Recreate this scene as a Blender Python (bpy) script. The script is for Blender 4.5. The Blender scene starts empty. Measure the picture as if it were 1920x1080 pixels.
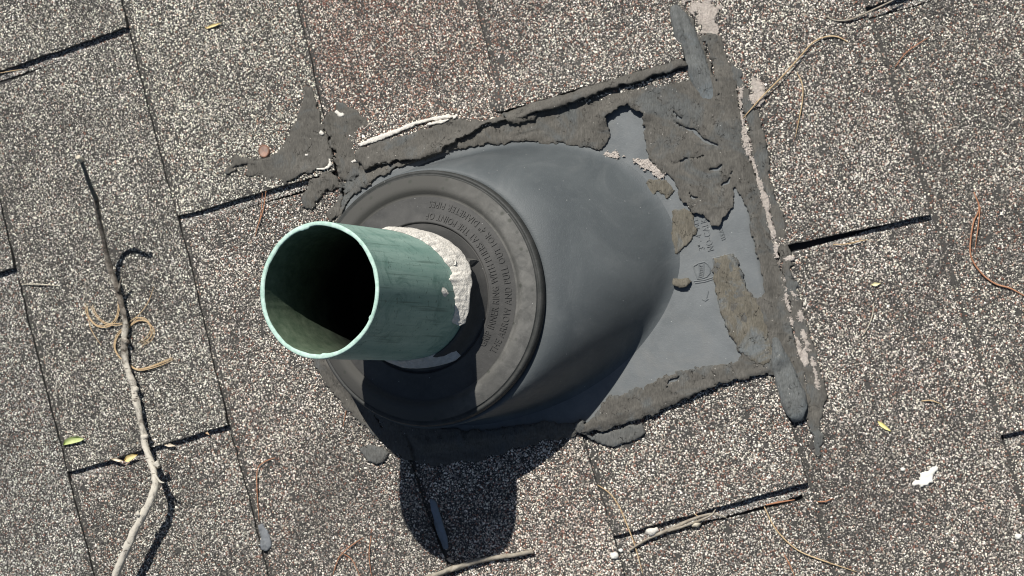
import bpy, math, random
import numpy as np
from mathutils import Matrix, Vector, noise as mnoise
rng = np.random.default_rng(7); random.seed(7)
sc = bpy.context.scene
C = sc.collection

# ------------------------------------------------------------------ camera, frame, light
# Everything is measured in a roof frame (x down the slope, y across it, z off the roof, unit about 1.15 mm)
# and then laid on a roof pitched so that the vent pipe stands plumb.
S = 0.00115
RC = np.array([[0.9638242233774548, 0.005810082939622002, 0.2664753447639779],
               [0.0, 0.999762389410395, -0.021798273335696176],
               [-0.26653867717621427, 0.021009703868746846, 0.9635952085354624]])
POS = np.array([415.99466, -34.02928, 1504.26848])
F = 3834.7
U = np.array([-0.178, 0.0202, 0.98382]); U /= np.linalg.norm(U)          # pipe axis
CU = np.array([-0.141356, 0.0167, 0.98982]); CU /= np.linalg.norm(CU)    # collar axis
CP = np.array([-48.96, -8.53, 63.66]); PL = 152.4; RCOL = 94.6; RP = 46.45
SUN = np.array([0.1591, -0.7614, -1.0])                                   # travel direction of the light
q = Vector(U).rotation_difference(Vector((0, 0, 1)))
RW = q.to_matrix()
RW4 = RW.to_4x4()
def wpt(v): return RW @ (Vector(v) * S)

cam = bpy.data.objects.new('camera', bpy.data.cameras.new('camera')); C.objects.link(cam)
cam.matrix_world = Matrix.Translation(wpt(POS)) @ (RW @ Matrix(RC.tolist())).to_4x4()
cam.data.sensor_width = 36; cam.data.lens = 36 * F / 1920
cam.data.clip_start = 0.05; cam.data.clip_end = 500
sc.camera = cam
sc.cycles.pixel_filter_type = 'BLACKMAN_HARRIS'; sc.cycles.filter_width = 1.1

sd = (RW @ Vector(SUN)).normalized()
sun = bpy.data.objects.new('sun', bpy.data.lights.new('sun', 'SUN')); C.objects.link(sun)
sun.data.energy = 5.0; sun.data.angle = math.radians(0.53); sun.data.color = (1, 0.97, 0.92)
sun.rotation_euler = sd.to_track_quat('-Z', 'Y').to_euler()
w = bpy.data.worlds.new('World'); sc.world = w; w.use_nodes = True
nt = w.node_tree; bg = nt.nodes['Background']
sky = nt.nodes.new('ShaderNodeTexSky'); sky.sky_type = 'NISHITA'; sky.sun_disc = False
elev = math.asin(-sd.z); sky.sun_elevation = elev
sky.sun_rotation = math.atan2(-sd.x, -sd.y)
nt.links.new(sky.outputs[0], bg.inputs[0]); bg.inputs[1].default_value = 0.05
sc.view_settings.view_transform = 'Standard'; sc.view_settings.look = 'None'
sc.view_settings.exposure = 0.12; sc.view_settings.gamma = 1

def P(px, z=0.0):
    """photo measurements (1920 wide) -> points of the roof frame at height z"""
    px = np.atleast_2d(np.asarray(px, float)); z = np.broadcast_to(np.asarray(z, float), (len(px),))
    d = np.stack([(px[:, 0]-960)/F, -(px[:, 1]-540)/F, -np.ones(len(px))], 1) @ RC.T
    return POS + d * ((z-POS[2])/d[:, 2])[:, None]

# ------------------------------------------------------------------ noise
_tab = rng.random((256, 256))
def vnoise(x, y):
    xi = np.floor(x).astype(int); yi = np.floor(y).astype(int); fx = x-xi; fy = y-yi
    fx = fx*fx*(3-2*fx); fy = fy*fy*(3-2*fy)
    g = lambda a, b: _tab[a & 255, b & 255]
    return (g(xi, yi)*(1-fx)+g(xi+1, yi)*fx)*(1-fy)+(g(xi, yi+1)*(1-fx)+g(xi+1, yi+1)*fx)*fy
def fbm(x, y, o=3, seed=0):
    r = 0; a = 1; t = 0
    for i in range(o):
        r = r+a*vnoise(x*2**i+seed*17.3+i*5.1, y*2**i+seed*9.7+i*3.3); t += a; a *= .5
    return r/t*2-1
def sstep(x, a, b):
    t = np.clip((x-a)/(b-a), 0, 1); return t*t*(3-2*t)

# ------------------------------------------------------------------ objects
def tag(o, label=None, cat=None, group=None, kind=None):
    if label: o['label'] = label
    if cat: o['category'] = cat
    if group: o['group'] = group
    if kind: o['kind'] = kind
    return o
ORG = {}
def place(o, org):
    o.matrix_world = Matrix.Translation(wpt(org)) @ RW4; ORG[o.name] = np.array(org, float)
def empty(name, org):
    o = bpy.data.objects.new(name, None); C.objects.link(o); o.empty_display_size = .02; place(o, org); return o
def mesh(name, V, faces, mat, parent=None, org=None, smooth=True, col=None):
    V = np.asarray(V, float)
    if parent is not None: org = ORG[parent.name]
    elif org is None: org = V.mean(0)
    me = bpy.data.meshes.new(name)
    L = (V-org)*S
    if isinstance(faces, np.ndarray):
        n, k = faces.shape
        me.vertices.add(len(L)); me.vertices.foreach_set('co', L.astype(np.float32).ravel())
        me.loops.add(n*k); me.loops.foreach_set('vertex_index', faces.astype(np.int32).ravel())
        me.polygons.add(n); me.polygons.foreach_set('loop_start', (np.arange(n)*k).astype(np.int32))
        me.update(calc_edges=True); me.validate()
    else:
        me.from_pydata(L.tolist(), [], [list(map(int, f)) for f in faces]); me.update()
    me.polygons.foreach_set('use_smooth', np.full(len(me.polygons), smooth))
    if col is not None:
        a = me.color_attributes.new('col', 'FLOAT_COLOR', 'POINT')
        c4 = np.ones((len(V), 4), np.float32); c4[:, :3] = col; a.data.foreach_set('color', c4.ravel())
    me.materials.append(mat)
    o = bpy.data.objects.new(name, me); C.objects.link(o)
    if parent is not None:
        o.parent = parent; o.location = (0, 0, 0); ORG[o.name] = org
    else: place(o, org)
    return o
def grid_faces(n, m, wrap=False):
    f = []
    mm = m if wrap else m-1
    i, j = np.meshgrid(np.arange(n-1), np.arange(mm), indexing='ij'); i = i.ravel(); j = j.ravel(); k = (j+1) % m
    return np.stack([i*m+j, i*m+k, (i+1)*m+k, (i+1)*m+j], 1)

# ------------------------------------------------------------------ materials
class NT:
    def __init__(s, name, rough=.7, spec=.3):
        s.m = bpy.data.materials.new(name); s.m.use_nodes = True; s.t = s.m.node_tree
        s.b = s.t.nodes['Principled BSDF']; s.b.inputs['Roughness'].default_value = rough
        s.b.inputs['Specular IOR Level'].default_value = spec
        s.co = s.n('ShaderNodeTexCoord').outputs['Object']
    def n(s, k, **kw):
        x = s.t.nodes.new(k)
        for a, b in kw.items(): setattr(x, a, b)
        return x
    def l(s, a, b): s.t.links.new(a, b)
    def map(s, scale):
        m = s.n('ShaderNodeMapping'); s.l(s.co, m.inputs[0]); m.inputs['Scale'].default_value = scale; return m.outputs[0]
    def noise(s, mm, detail=4, rough=.55, vec=None, dist=0):
        x = s.n('ShaderNodeTexNoise'); x.inputs['Scale'].default_value = 1000/mm; x.inputs['Detail'].default_value = detail
        x.inputs['Roughness'].default_value = rough; x.inputs['Distortion'].default_value = dist
        s.l(vec or s.co, x.inputs['Vector']); return x.outputs['Fac']
    def ramp(s, f, stops):
        r = s.n('ShaderNodeValToRGB'); e = r.color_ramp.elements
        while len(e) < len(stops): e.new(.5)
        for i, (p, c) in enumerate(stops):
            e[i].position = p; e[i].color = (*c, 1) if isinstance(c, tuple) else (c, c, c, 1)
        s.l(f, r.inputs[0]); return r.outputs[0]
    def mix(s, f, a, b, mode='MIX'):
        x = s.n('ShaderNodeMix', data_type='RGBA', blend_type=mode)
        for k, v in ((0, f), (6, a), (7, b)):
            if isinstance(v, tuple): x.inputs[k].default_value = (*v, 1)
            elif isinstance(v, (int, float)): x.inputs[k].default_value = v
            else: s.l(v, x.inputs[k])
        return x.outputs[2]
    def math(s, op, a, b=0.0):
        x = s.n('ShaderNodeMath', operation=op)
        for k, v in ((0, a), (1, b)):
            if isinstance(v, (int, float)): x.inputs[k].default_value = v
            else: s.l(v, x.inputs[k])
        return x.outputs[0]
    def color(s, c): s.l(c, s.b.inputs['Base Color'])
    def bump(s, hs, dist=.0004, strength=1.0, prev=None):
        x = s.n('ShaderNodeBump'); x.inputs['Distance'].default_value = dist; x.inputs['Strength'].default_value = strength
        s.l(hs, x.inputs['Height'])
        if prev: s.l(prev, x.inputs['Normal'])
        s.l(x.outputs[0], s.b.inputs['Normal']); return x.outputs[0]

def m_granule():
    m = NT('granule_mineral', .75, .35)
    a = m.n('ShaderNodeAttribute'); a.attribute_name = 'col'
    f = m.ramp(m.noise(.35, 2), [(.3, .8), (.7, 1.15)])
    m.color(m.mix(1.0, a.outputs['Color'], f, 'MULTIPLY'))
    m.bump(m.noise(.5, 2), .00012); return m.m
def m_rubber(name, a, b, mm=30, rough=.55, spec=.35, grain=.00007, dust=None):
    m = NT(name, rough, spec)
    c = m.mix(m.ramp(m.noise(mm, 6, .6, dist=.6), [(.35, 0.0), (.65, 1.0)]), a, b)
    c = m.mix(m.math('MULTIPLY', m.ramp(m.noise(2.2, 5, .7), [(.55, 0.0), (.8, 1.0)]), .35), c, tuple(min(1, x*1.7) for x in b))
    if dust: c = m.mix(m.math('MULTIPLY', m.ramp(m.noise(55, 8, .75, dist=1.5), [(.5, 0.0), (.72, 1.0)]), .45), c, dust)
    # sparse pale specks
    v = m.n('ShaderNodeTexVoronoi'); v.inputs['Scale'].default_value = 1000/9; m.l(m.co, v.inputs['Vector'])
    sp = m.math('LESS_THAN', v.outputs['Distance'], .045)
    c = m.mix(m.math('MULTIPLY', sp, .5), c, (.45, .45, .42))
    m.color(c)
    v2 = m.n('ShaderNodeTexVoronoi'); v2.inputs['Scale'].default_value = 1000/1.1; m.l(m.co, v2.inputs['Vector'])
    p = m.bump(v2.outputs['Distance'], grain)
    m.bump(m.noise(18, 4), .0006, .6, p)
    return m
def m_tar(name, a, b, blue=None):
    m = NT(name, .85, .25)
    st = m.map((1, .28, 1))
    c = m.mix(m.ramp(m.noise(16, 8, .7, dist=.8), [(.32, 0.0), (.66, 1.0)]), a, b)
    if blue: c = m.mix(m.math('MULTIPLY', m.ramp(m.noise(38, 6, .65, dist=1), [(.5, 0.0), (.62, 1.0)]), .8), c, blue)
    fine = m.ramp(m.noise(1.1, 5, .75, st), [(.3, .62), (.7, 1.3)])
    c = m.mix(1.0, c, fine, 'MULTIPLY')
    sp = m.n('ShaderNodeTexVoronoi'); sp.inputs['Scale'].default_value = 1000/7; m.l(m.co, sp.inputs['Vector'])
    c = m.mix(m.math('MULTIPLY', m.math('LESS_THAN', sp.outputs['Distance'], .055), .8), c, (.5, .47, .42))
    # short hairline cracks: edges of a warped voronoi, kept only here and there
    rn = m.noise(10, 4, .6, dist=1.2); rd = m.math('ABSOLUTE', m.math('SUBTRACT', rn, .5))
    crack = m.ramp(rd, [(.0, 1.0), (.0075, 0.0)])
    keep = m.ramp(m.noise(9, 2), [(.56, 0.0), (.61, 1.0)])
    ck = m.math('MULTIPLY', crack, keep)
    c = m.mix(m.math('MULTIPLY', ck, .8), c, (.02, .018, .016))
    c = m.mix(m.math('MULTIPLY', m.ramp(m.noise(5, 6, .8, m.map((1, .16, 1))), [(.58, 0.0), (.75, 1.0)]), .35), c, (.2, .19, .17))
    m.color(c)
    p = m.bump(m.noise(3.0, 8, .75, st), .0008, 1)
    p = m.bump(m.noise(14, 5, .6), .0009, .8, p)
    m.bump(m.math('MULTIPLY', ck, -1), .0012, 1, p)
    return m.m
def m_plain(name, a, b, mm=3, rough=.8, bump=.0004, stretch=None):
    m = NT(name, rough, .25); v = m.map(stretch) if stretch else None
    m.color(m.mix(m.ramp(m.noise(mm, 6, .7, v), [(.3, 0.0), (.7, 1.0)]), a, b))
    m.bump(m.noise(mm*.6, 6, .7, v), bump); return m.m

GRAN = m_granule()
rub = m_rubber('flange_plastic', (.112, .122, .125), (.148, .158, .16), 35, .6, .35, dust=(.19, .187, .175)); FLANGE = rub.m
DOME = m_rubber('dome_plastic', (.062, .071, .075), (.09, .1, .103), 60, .6, .35, .00009, dust=(.14, .147, .147)).m
COLLAR = m_rubber('collar_rubber', (.045, .0445, .0425), (.069, .067, .063), 20, .65, .3, .00005).m
def m_band():
    m = m_rubber('collar_dust', (.095, .094, .088), (.152, .148, .137), 9, .8, .2, .00006)
    v = m.n('ShaderNodeTexVoronoi'); v.inputs['Scale'].default_value = 1000/11; m.l(m.co, v.inputs['Vector'])
    prev = m.b.inputs['Base Color'].links[0].from_socket
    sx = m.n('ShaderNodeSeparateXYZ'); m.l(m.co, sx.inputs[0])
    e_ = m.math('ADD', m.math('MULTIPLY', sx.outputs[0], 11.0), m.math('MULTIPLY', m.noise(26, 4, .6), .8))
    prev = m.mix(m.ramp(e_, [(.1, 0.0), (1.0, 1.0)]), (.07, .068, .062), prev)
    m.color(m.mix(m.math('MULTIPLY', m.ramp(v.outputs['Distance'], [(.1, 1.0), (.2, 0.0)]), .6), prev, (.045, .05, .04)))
    return m.m
BAND = m_band()
RIMD = m_rubber('rim_rubber', (.03, .032, .03), (.05, .05, .047), 10, .6, .3).m
TAR = m_tar('dried_roof_cement', (.082, .077, .067), (.125, .117, .102), (.1, .106, .104))
TARW = m_tar('tan_cement_film', (.1, .09, .07), (.16, .145, .115), (.14, .155, .16))
TARB = m_tar('blue_grey_cement', (.1, .1, .093), (.13, .13, .122), (.125, .14, .145))
TARC = m_tar('bead_cement', (.105, .11, .107), (.14, .145, .14), (.14, .158, .165))
CREAM = m_plain('cream_sealant', (.62, .58, .51), (.86, .82, .74), 2.0, .85, .0012)
PINK = m_plain('pinkish_grit', (.38, .33, .29), (.7, .63, .56), 1.5, .9, .0016)
GSEAL = m_plain('grey_sealant', (.12, .13, .14), (.22, .23, .24), 5, .6, .0005)

# ------------------------------------------------------------------ shingle layout (measured course lines and cut-outs)
LN = [  # polylines, photo px, left edge of each course
 [(-480, -200), (-330, 380), (-250, 700), (-120, 1250)],
 [(-145, -200), (-95, 0), (0, 380), (30, 510), (75, 690), (120, 860), (175, 1075), (220, 1250)],
 [(180, -200), (228, 0), (240, 50), (247, 80), (283, 225), (310, 330), (330, 400), (352, 480), (378, 590), (402, 690), (430, 800), (465, 930), (500, 1070), (545, 1250)],
 [(505, -200), (555, 0), (600, 190), (632, 330), (700, 600), (770, 870), (800, 960), (835, 1050), (890, 1250)],
 [(840, -200), (890, 0), (913, 90), (940, 210), (1020, 530), (1095, 830), (1122, 915), (1150, 1005), (1220, 1250)],
 [(1205, -200), (1258, 0), (1330, 270), (1420, 580), (1515, 905), (1560, 1080), (1605, 1250)],
 [(1560, -200), (1618, 0), (1680, 190), (1745, 402), (1800, 580), (1860, 760), (1925, 1000), (1990, 1250)],
 [(1940, -200), (2000, 0), (2130, 450), (2250, 900), (2340, 1250)]]
LR = [P(l, 3.0) for l in LN]
def lx(i, y):
    a = LR[i]; o = np.argsort(a[:, 1]); return np.interp(y, a[o, 1], a[o, 0])
TH = 3.6
def zroof(x, y):
    x = np.asarray(x, float); z = np.full(x.shape, .6)
    for i in range(len(LR)-1):
        a = lx(i, y); b = lx(i+1, y); s = (x-a)/(b-a)
        z = np.where((s >= 0) & (s < 1), .6+3.0*s, z)
    return z + .7*fbm(x/90, y/90, 2, 3)
# cut-outs: course, lower edge of the upper tab (left point, right point), width left, width right (roof units)
CUT = {0: [((-290, 590), (34, 503), 4, 5)],
       1: [((-70, 152), (239, 51), 7, 3.2), ((127, 886), (430, 797), 5, 4.5)],
       2: [((334, 406), (624, 320), 4.5, 6.5)],
       3: [],
       4: [((941, 212), (1284, 112), 5, 5), ((1151, 1006), (1515, 904), 4.5, 8)],
       5: [((1484, 478), (1746, 402), 5, 3.5)],
       6: [((1622, 14), (1995, -90), 6, 6), ((1882, 818), (2210, 728), 5, 5)]}
PAL = np.array([(.80, .775, .71), (.46, .43, .38), (.22, .21, .195), (.062, .06, .058), (.23, .12, .09), (.38, .26, .21)])
MIXD = np.array([.215, .24, .28, .19, .045, .045])
MIXG = np.array([.215, .27, .3, .19, .015, .015])
MIXR = np.array([.27, .24, .17, .11, .11, .13])
MIXP = np.array([.25, .24, .24, .17, .055, .055])
MIXW = np.array([.18, .2, .33, .2, .05, .05])
flange_px = [(640, 400), (676, 345), (940, 232), (1300, 125), (1352, 150), (1400, 350), (1462, 672), (1430, 696), (1100, 796), (795, 835), (655, 725), (612, 680)]
FLG = P(flange_px, 6)[:, :2]
def inside(poly, x, y):
    r = np.zeros(np.shape(x), bool); n = len(poly)
    for i in range(n):
        x1, y1 = poly[i]; x2, y2 = poly[(i+1) % n]
        if y1 == y2: continue
        c = ((y1 > y) != (y2 > y)) & (x < (x2-x1)*(y-y1)/(y2-y1)+x1); r ^= c
    return r
def sdf(poly, x, y):
    d = np.full(np.shape(x), 1e9); n = len(poly)
    for i in range(n):
        a = np.array(poly[i]); b = np.array(poly[(i+1) % n]); e = b-a; L = e@e+1e-12
        t = np.clip(((x-a[0])*e[0]+(y-a[1])*e[1])/L, 0, 1)
        d = np.minimum(d, np.hypot(x-a[0]-t*e[0], y-a[1]-t*e[1]))
    return np.where(inside(poly, x, y), d, -d)
def pldist(pl, x, y, wd=None):
    """distance to an open polyline and the value of wd (a width per vertex) at the nearest place"""
    d = np.full(np.shape(x), 1e9); wv = np.zeros(np.shape(x))
    for i in range(len(pl)-1):
        a = np.array(pl[i][:2]); b = np.array(pl[i+1][:2]); e = b-a; L = e@e+1e-12
        t = np.clip(((x-a[0])*e[0]+(y-a[1])*e[1])/L, 0, 1)
        q = np.hypot(x-a[0]-t*e[0], y-a[1]-t*e[1]); k = q < d
        d = np.where(k, q, d)
        if wd is not None: wv = np.where(k, wd[i]*(1-t)+wd[i+1]*t, wv)
    return d, wv

# granule shapes: six-corner stones, rotated, squashed
def granules(cx, cy, cz, tilt_ok=True, dens_mix=MIXD, size=(.47, 1.14)):
    n = len(cx)
    base = np.array([(1, 0, 0), (-1, 0, 0), (0, 1, 0), (0, -1, 0), (0, 0, 1), (0, 0, -1)], float)
    v = np.repeat(base[None], n, 0) * (1+.35*(rng.random((n, 6, 1))-.5)) + .3*(rng.random((n, 6, 3))-.5)
    r = size[0]+(size[1]-size[0])*rng.random(n)**1.6
    sc3 = np.stack([r*(.8+.5*rng.random(n)), r*(.75+.3*rng.random(n)), r*(.55+.35*rng.random(n))], 1)
    v = v*sc3[:, None]
    a = rng.random(n)*2*np.pi; b = (rng.random(n)-.5)*1.2; c = (rng.random(n)-.5)*1.2
    def rot(v, i, j, t):
        ct, s_ = np.cos(t)[:, None], np.sin(t)[:, None]; x = v[..., i].copy(); y = v[..., j].copy()
        v[..., i] = ct*x-s_*y; v[..., j] = s_*x+ct*y
    rot(v, 0, 2, b); rot(v, 1, 2, c); rot(v, 0, 1, a)
    v += np.stack([cx, cy, cz+.12*r+.12*rng.random(n)], 1)[:, None]
    f = np.array([(0, 2, 4), (2, 1, 4), (1, 3, 4), (3, 0, 4), (2, 0, 5), (1, 2, 5), (3, 1, 5), (0, 3, 5)])
    F_ = (np.arange(n)[:, None, None]*6+f[None]).reshape(-1, 3)
    # colour: shares drift slowly over the surface
    mixp = np.repeat(dens_mix[None], n, 0).copy()
    lo = fbm(cx/26, cy/26, 3, 5); l2 = fbm(cx/60, cy/60, 2, 8)
    mixp[:, 0] *= np.exp(.5*lo+.3*l2); mixp[:, 1] *= np.exp(.4*lo); mixp[:, 3] *= np.exp(-.6*lo); mixp[:, 4] *= np.exp(1.1*fbm(cx/20, cy/20, 2, 11)); mixp[:, 5] *= np.exp(1.1*fbm(cx/22, cy/22, 2, 12))
    red = sstep(cy, 55, 150)*np.exp(-((cx+125)/95)**2)*2.4+.5*np.exp(-((cx+10)/70)**2-((cy+190)/60)**2); mixp[:, 4] *= 1+red; mixp[:, 5] *= 1+red
    cdf = np.cumsum(mixp, 1); cdf /= cdf[:, -1:]
    k = (rng.random(n)[:, None] > cdf).sum(1).clip(0, 5)
    col = PAL[k]*(.75+.5*rng.random(n))[:, None]*(1+.06*(rng.random((n, 3))-.5))
    return v.reshape(-1, 3), F_, np.repeat(col, 6, 0)
def keep_mask(x, y):
    m = (x > -470) & (x < 425) & (y > -290) & (y < 290)
    return m & ~((sdf(FLG, x, y) > 9) )

roof = empty('shingle_roof', (0, 0, 0))
tag(roof, 'weathered brown and grey asphalt shingle roof covered in mineral granules, around the plastic vent flashing', 'roof')
LIFTP = [P([(945, 205), (1110, 160), (1275, 112)], 5)[:, :2], P([(690, 268), (780, 235), (935, 218)], 5)[:, :2]]
def lift(x, y, i):
    if i == 4:
        d, _ = pldist(LIFTP[0], x, y); return 7.0*np.exp(-(d/22)**2)*(y > 60)
    if i == 3:
        d, _ = pldist(LIFTP[1], x, y); return 3.5*np.exp(-(d/18)**2)
    return 0*x
TINT = {(0, 0): (.93, .935, .9), (0, 1): (.88, .885, .86), (1, 0): (1.01, 1.0, .95), (1, 1): (.97, .96, .915), (1, 2): (.93, .91, .87), (2, 0): (1.05, 1.04, .98), (3, 0): (1.04, .985, .94), (5, 1): (1.0, .96, .92), (6, 1): (.98, .95, .9), (6, 2): (.98, .95, .9)}
def tab(i, top, bot, mixd, shade=(1, 1, 1), seed=0, curl=0.0):
    """one tab of course i between photo-measured upper and lower edge lines ((lx,ly),(rx,ry))"""
    ns, nv = 36, 70
    (tl, tr), (bl, br) = top, bot
    s = np.linspace(0, 1, ns); v = np.linspace(0, 1, nv)
    def side(j, y0, y1):
        a = np.array(LN[j], float); yy = y0+(y1-y0)*v; return np.stack([np.interp(yy, a[:, 1], a[:, 0]), yy], 1)
    Lp = side(i, tl[1], bl[1]); Rp = side(i+1, tr[1], br[1])
    S_, V_ = np.meshgrid(s, v, indexing='ij')
    px = Lp[None]*(1-S_[..., None])+Rp[None]*S_[..., None]
    W = P(px.reshape(-1, 2), 3.0).reshape(ns, nv, 3)
    # wander of the edges, a tuck under the next course
    W[..., 0] += (1.0*fbm(W[..., 1]/9, W[..., 0]*0+seed, 3, 4))*(S_ > .98)
    W[..., 1] += (.9*fbm(W[..., 0]/8, W[..., 1]*0+seed, 3, 6))*((V_ < .01) | (V_ > .99))
    W[0, :, 0] -= 7
    def top_z(x, y, ss): return .6+3.0*ss+.7*fbm(x/90, y/90, 2, 3)+lift(x, y, i)
    s_eff = S_.copy(); s_eff[0] = -.05
    z = top_z(W[..., 0], W[..., 1], s_eff)+curl*(.6+.6*S_)*np.exp(-((1-V_)*abs(W[0, -1, 1]-W[0, 0, 1])/14)**2); W[..., 2] = z
    edge = np.minimum(np.minimum(V_, 1-V_)*nv, (1-S_)*ns); W[..., 2] -= np.where(edge < .5, .5, 0)
    Vt = W.reshape(-1, 3); Ft = grid_faces(ns, nv)
    # sides
    ring = list(range(0, nv))+[a*nv+nv-1 for a in range(1, ns)]+[(ns-1)*nv+b for b in range(nv-2, -1, -1)]+[a*nv for a in range(ns-2, 0, -1)]
    low = Vt[ring].copy(); low[:, 2] -= 4.4
    nb = len(Vt); k = len(ring)
    Fs = np.array([(ring[a], nb+a, nb+(a+1) % k, ring[(a+1) % k]) for a in range(k)])
    V0 = np.concatenate([Vt, low]); Fq = np.concatenate([Ft, Fs])
    # granules on a jittered grid
    A, B = W[0, 0], W[-1, 0]; D = W[0, -1]
    nx = int(np.linalg.norm(B-A)/1.13); ny = int(np.linalg.norm(D-A)/1.13)
    gx, gy = np.meshgrid((np.arange(nx)+.5)/nx, (np.arange(ny)+.5)/ny, indexing='ij')
    gs = (gx.ravel()+(rng.random(gx.size)-.5)*1.3/nx).clip(0, .997); gv = (gy.ravel()+(rng.random(gx.size)-.5)*1.3/ny).clip(.002, .998)
    fi = gs*(ns-1); fj = gv*(nv-1); i0 = np.minimum(fi.astype(int), ns-2); j0 = np.minimum(fj.astype(int), nv-2); a = (fi-i0)[:, None]; b = (fj-j0)[:, None]
    Q = W[i0, j0]*(1-a)*(1-b)+W[i0+1, j0]*a*(1-b)+W[i0, j0+1]*(1-a)*b+W[i0+1, j0+1]*a*b
    bald = fbm(Q[:, 0]/7, Q[:, 1]/7, 3, 21) > .47+.25*rng.random(len(Q))
    k2 = keep_mask(Q[:, 0], Q[:, 1]) & ~bald; Q = Q[k2]
    if len(Q) == 0: GV = np.zeros((0, 3)); GF = np.zeros((0, 3), int); GC = np.zeros((0, 3))
    else: GV, GF, GC = granules(Q[:, 0], Q[:, 1], Q[:, 2], dens_mix=mixd)
    tri = np.concatenate([Fq[:, [0, 1, 2]], Fq[:, [0, 2, 3]]])
    Vall = np.concatenate([V0, GV]); Fall = np.concatenate([tri, GF+len(V0)])
    basec = np.tile((.055, .052, .047), (len(V0), 1))
    if len(GC):
        tone = 1+.16*fbm(GV[:, 0]/70, GV[:, 1]/70, 3, 31)+.10*fbm(GV[:, 0]/14, GV[:, 1]/30, 3, 32)
        tone = tone*(1-.22*sstep(fbm(GV[:, 0]/30, GV[:, 1]/45, 4, 33), .25, .6))
        GC = GC*tone[:, None]*np.array(shade)
    colr = np.concatenate([basec, GC])
    return mesh('shingle', Vall, Fall, GRAN, roof, smooth=False, col=colr)
def shift(line, i, w0, w1):
    """upper edge of the tab below a cut-out"""
    (a, b), (c, d) = line; k = 2.42
    return ((a+.26*w0*k, b+w0*k), (c+.26*w1*k, d+w1*k))
def rowline(i, y):  # a line across course i well outside the frame
    a = np.array(LN[i], float); b = np.array(LN[i+1], float)
    return ((np.interp(y, a[:, 1], a[:, 0]), y), (np.interp(y-92, b[:, 1], b[:, 0]), y-92))
tabmix = {(1, 0): MIXG, (1, 1): MIXG, (1, 2): MIXD, (0, 0): MIXD, (0, 1): MIXD, (2, 0): MIXP*np.array([1.1, 1.1, 1.1, .9, .25, .4]), (2, 1): MIXD, (3, 0): MIXP,
          (4, 0): MIXP, (4, 1): MIXP, (4, 2): MIXP, (5, 0): MIXP, (5, 1): MIXD, (6, 0): MIXW, (6, 1): MIXW, (6, 2): MIXP}
for i in range(7):
    cuts = CUT[i]; up = rowline(i, -110)
    for k, cset in enumerate(list(cuts)+[None]):
        low_ = rowline(i, 1235) if cset is None else (cset[0], cset[1])
        if not (cset is not None and cset[1][1] < -60 and cset[0][1] < -60):
            tab(i, up, low_, tabmix.get((i, k), MIXD), TINT.get((i, k), (1.01, .975, .935)), seed=i*3+k, curl=2.4 if cset is not None else 0)
        if cset is not None: up = shift((cset[0], cset[1]), i, cset[2]*1.5, cset[3]*1.5)
# the layer seen at the bottom of the cut-outs and everything under the tabs
ex = P([(-700, -700), (2700, -700), (2700, 1900), (-700, 1900)], -3.2)
n = 60; gx, gy = np.meshgrid(np.linspace(-900, 900, n), np.linspace(-700, 700, n), indexing='ij')
zz = np.full(gx.shape, -3.4)
Vd = np.stack([gx, gy, zz], -1).reshape(-1, 3); Fd = grid_faces(n, n); Fd = Fd[:, ::-1]
cols = [np.tile((.035, .034, .033), (len(Vd), 1))]; Vs = [Vd]; Fs = [np.concatenate([Fd[:, [0, 1, 2]], Fd[:, [0, 2, 3]]])]; off = len(Vd)
for i, cs in CUT.items():
    for (a, b, w0, w1) in cs:
        m_ = 5200; t = rng.random(m_); o_ = rng.random(m_)*22-3
        q_ = np.stack([a[0]+(b[0]-a[0])*t+.26*o_, a[1]+(b[1]-a[1])*t+o_], 1); W_ = P(q_, 0)
        x, y = W_[:, 0], W_[:, 1]; zz = .6+3.0*t+.7*fbm(x/90, y/90, 2, 3)-3.4
        gv, gf, gc = granules(x, y, zz, dens_mix=MIXW); Vs.append(gv); Fs.append(gf+off); cols.append(gc*.9); off += len(gv)
mesh('underlayer', np.concatenate(Vs), np.concatenate(Fs), GRAN, roof, smooth=False, col=np.concatenate(cols))

# ------------------------------------------------------------------ vent flashing (boot)
boot = empty('vent_flashing', (-17, -8, 6))
tag(boot, 'grey plastic vent flashing with domed base and round rubber collar, set in cracked roof cement', 'vent flashing')
ZF = 6.0
def smooth_poly(poly, step=6.0, it=3):
    p = np.array(poly, float); out = []
    for i in range(len(p)):
        a, b = p[i], p[(i+1) % len(p)]; m_ = max(1, int(np.linalg.norm(b-a)/step)); out += [a+(b-a)*t/m_ for t in range(m_)]
    return np.array(out)
def ellip(th, rx, ry, nx):
    c, s_ = np.cos(th), np.sin(th); k = 2+(nx-2)*sstep(c, -.2, .6)
    r = (np.abs(c)**k+np.abs(s_)**k)**(-1/k); return np.stack([rx*c*r, ry*s_*r], -1)
NT_ = 180; th = np.linspace(0, 2*np.pi, NT_, endpoint=False)
foot = ellip(th, 1, 1, 2.3); f2_ = ellip(th, 1, 1, 2.02); k_ = sstep(-foot[:, 1], 0, .5)[:, None]; foot = foot*(1-k_)+f2_*k_; fa_, fb_ = foot[:, 0]*np.where(foot[:, 0] > 0, 148, 133)-20, foot[:, 1]*np.where(foot[:, 1] > 0, 102, 97)+5
foot = np.stack([fa_*math.cos(.253)-fb_*math.sin(.253), fa_*math.sin(.253)+fb_*math.cos(.253)], 1)   # the dome points straight down the slope
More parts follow.
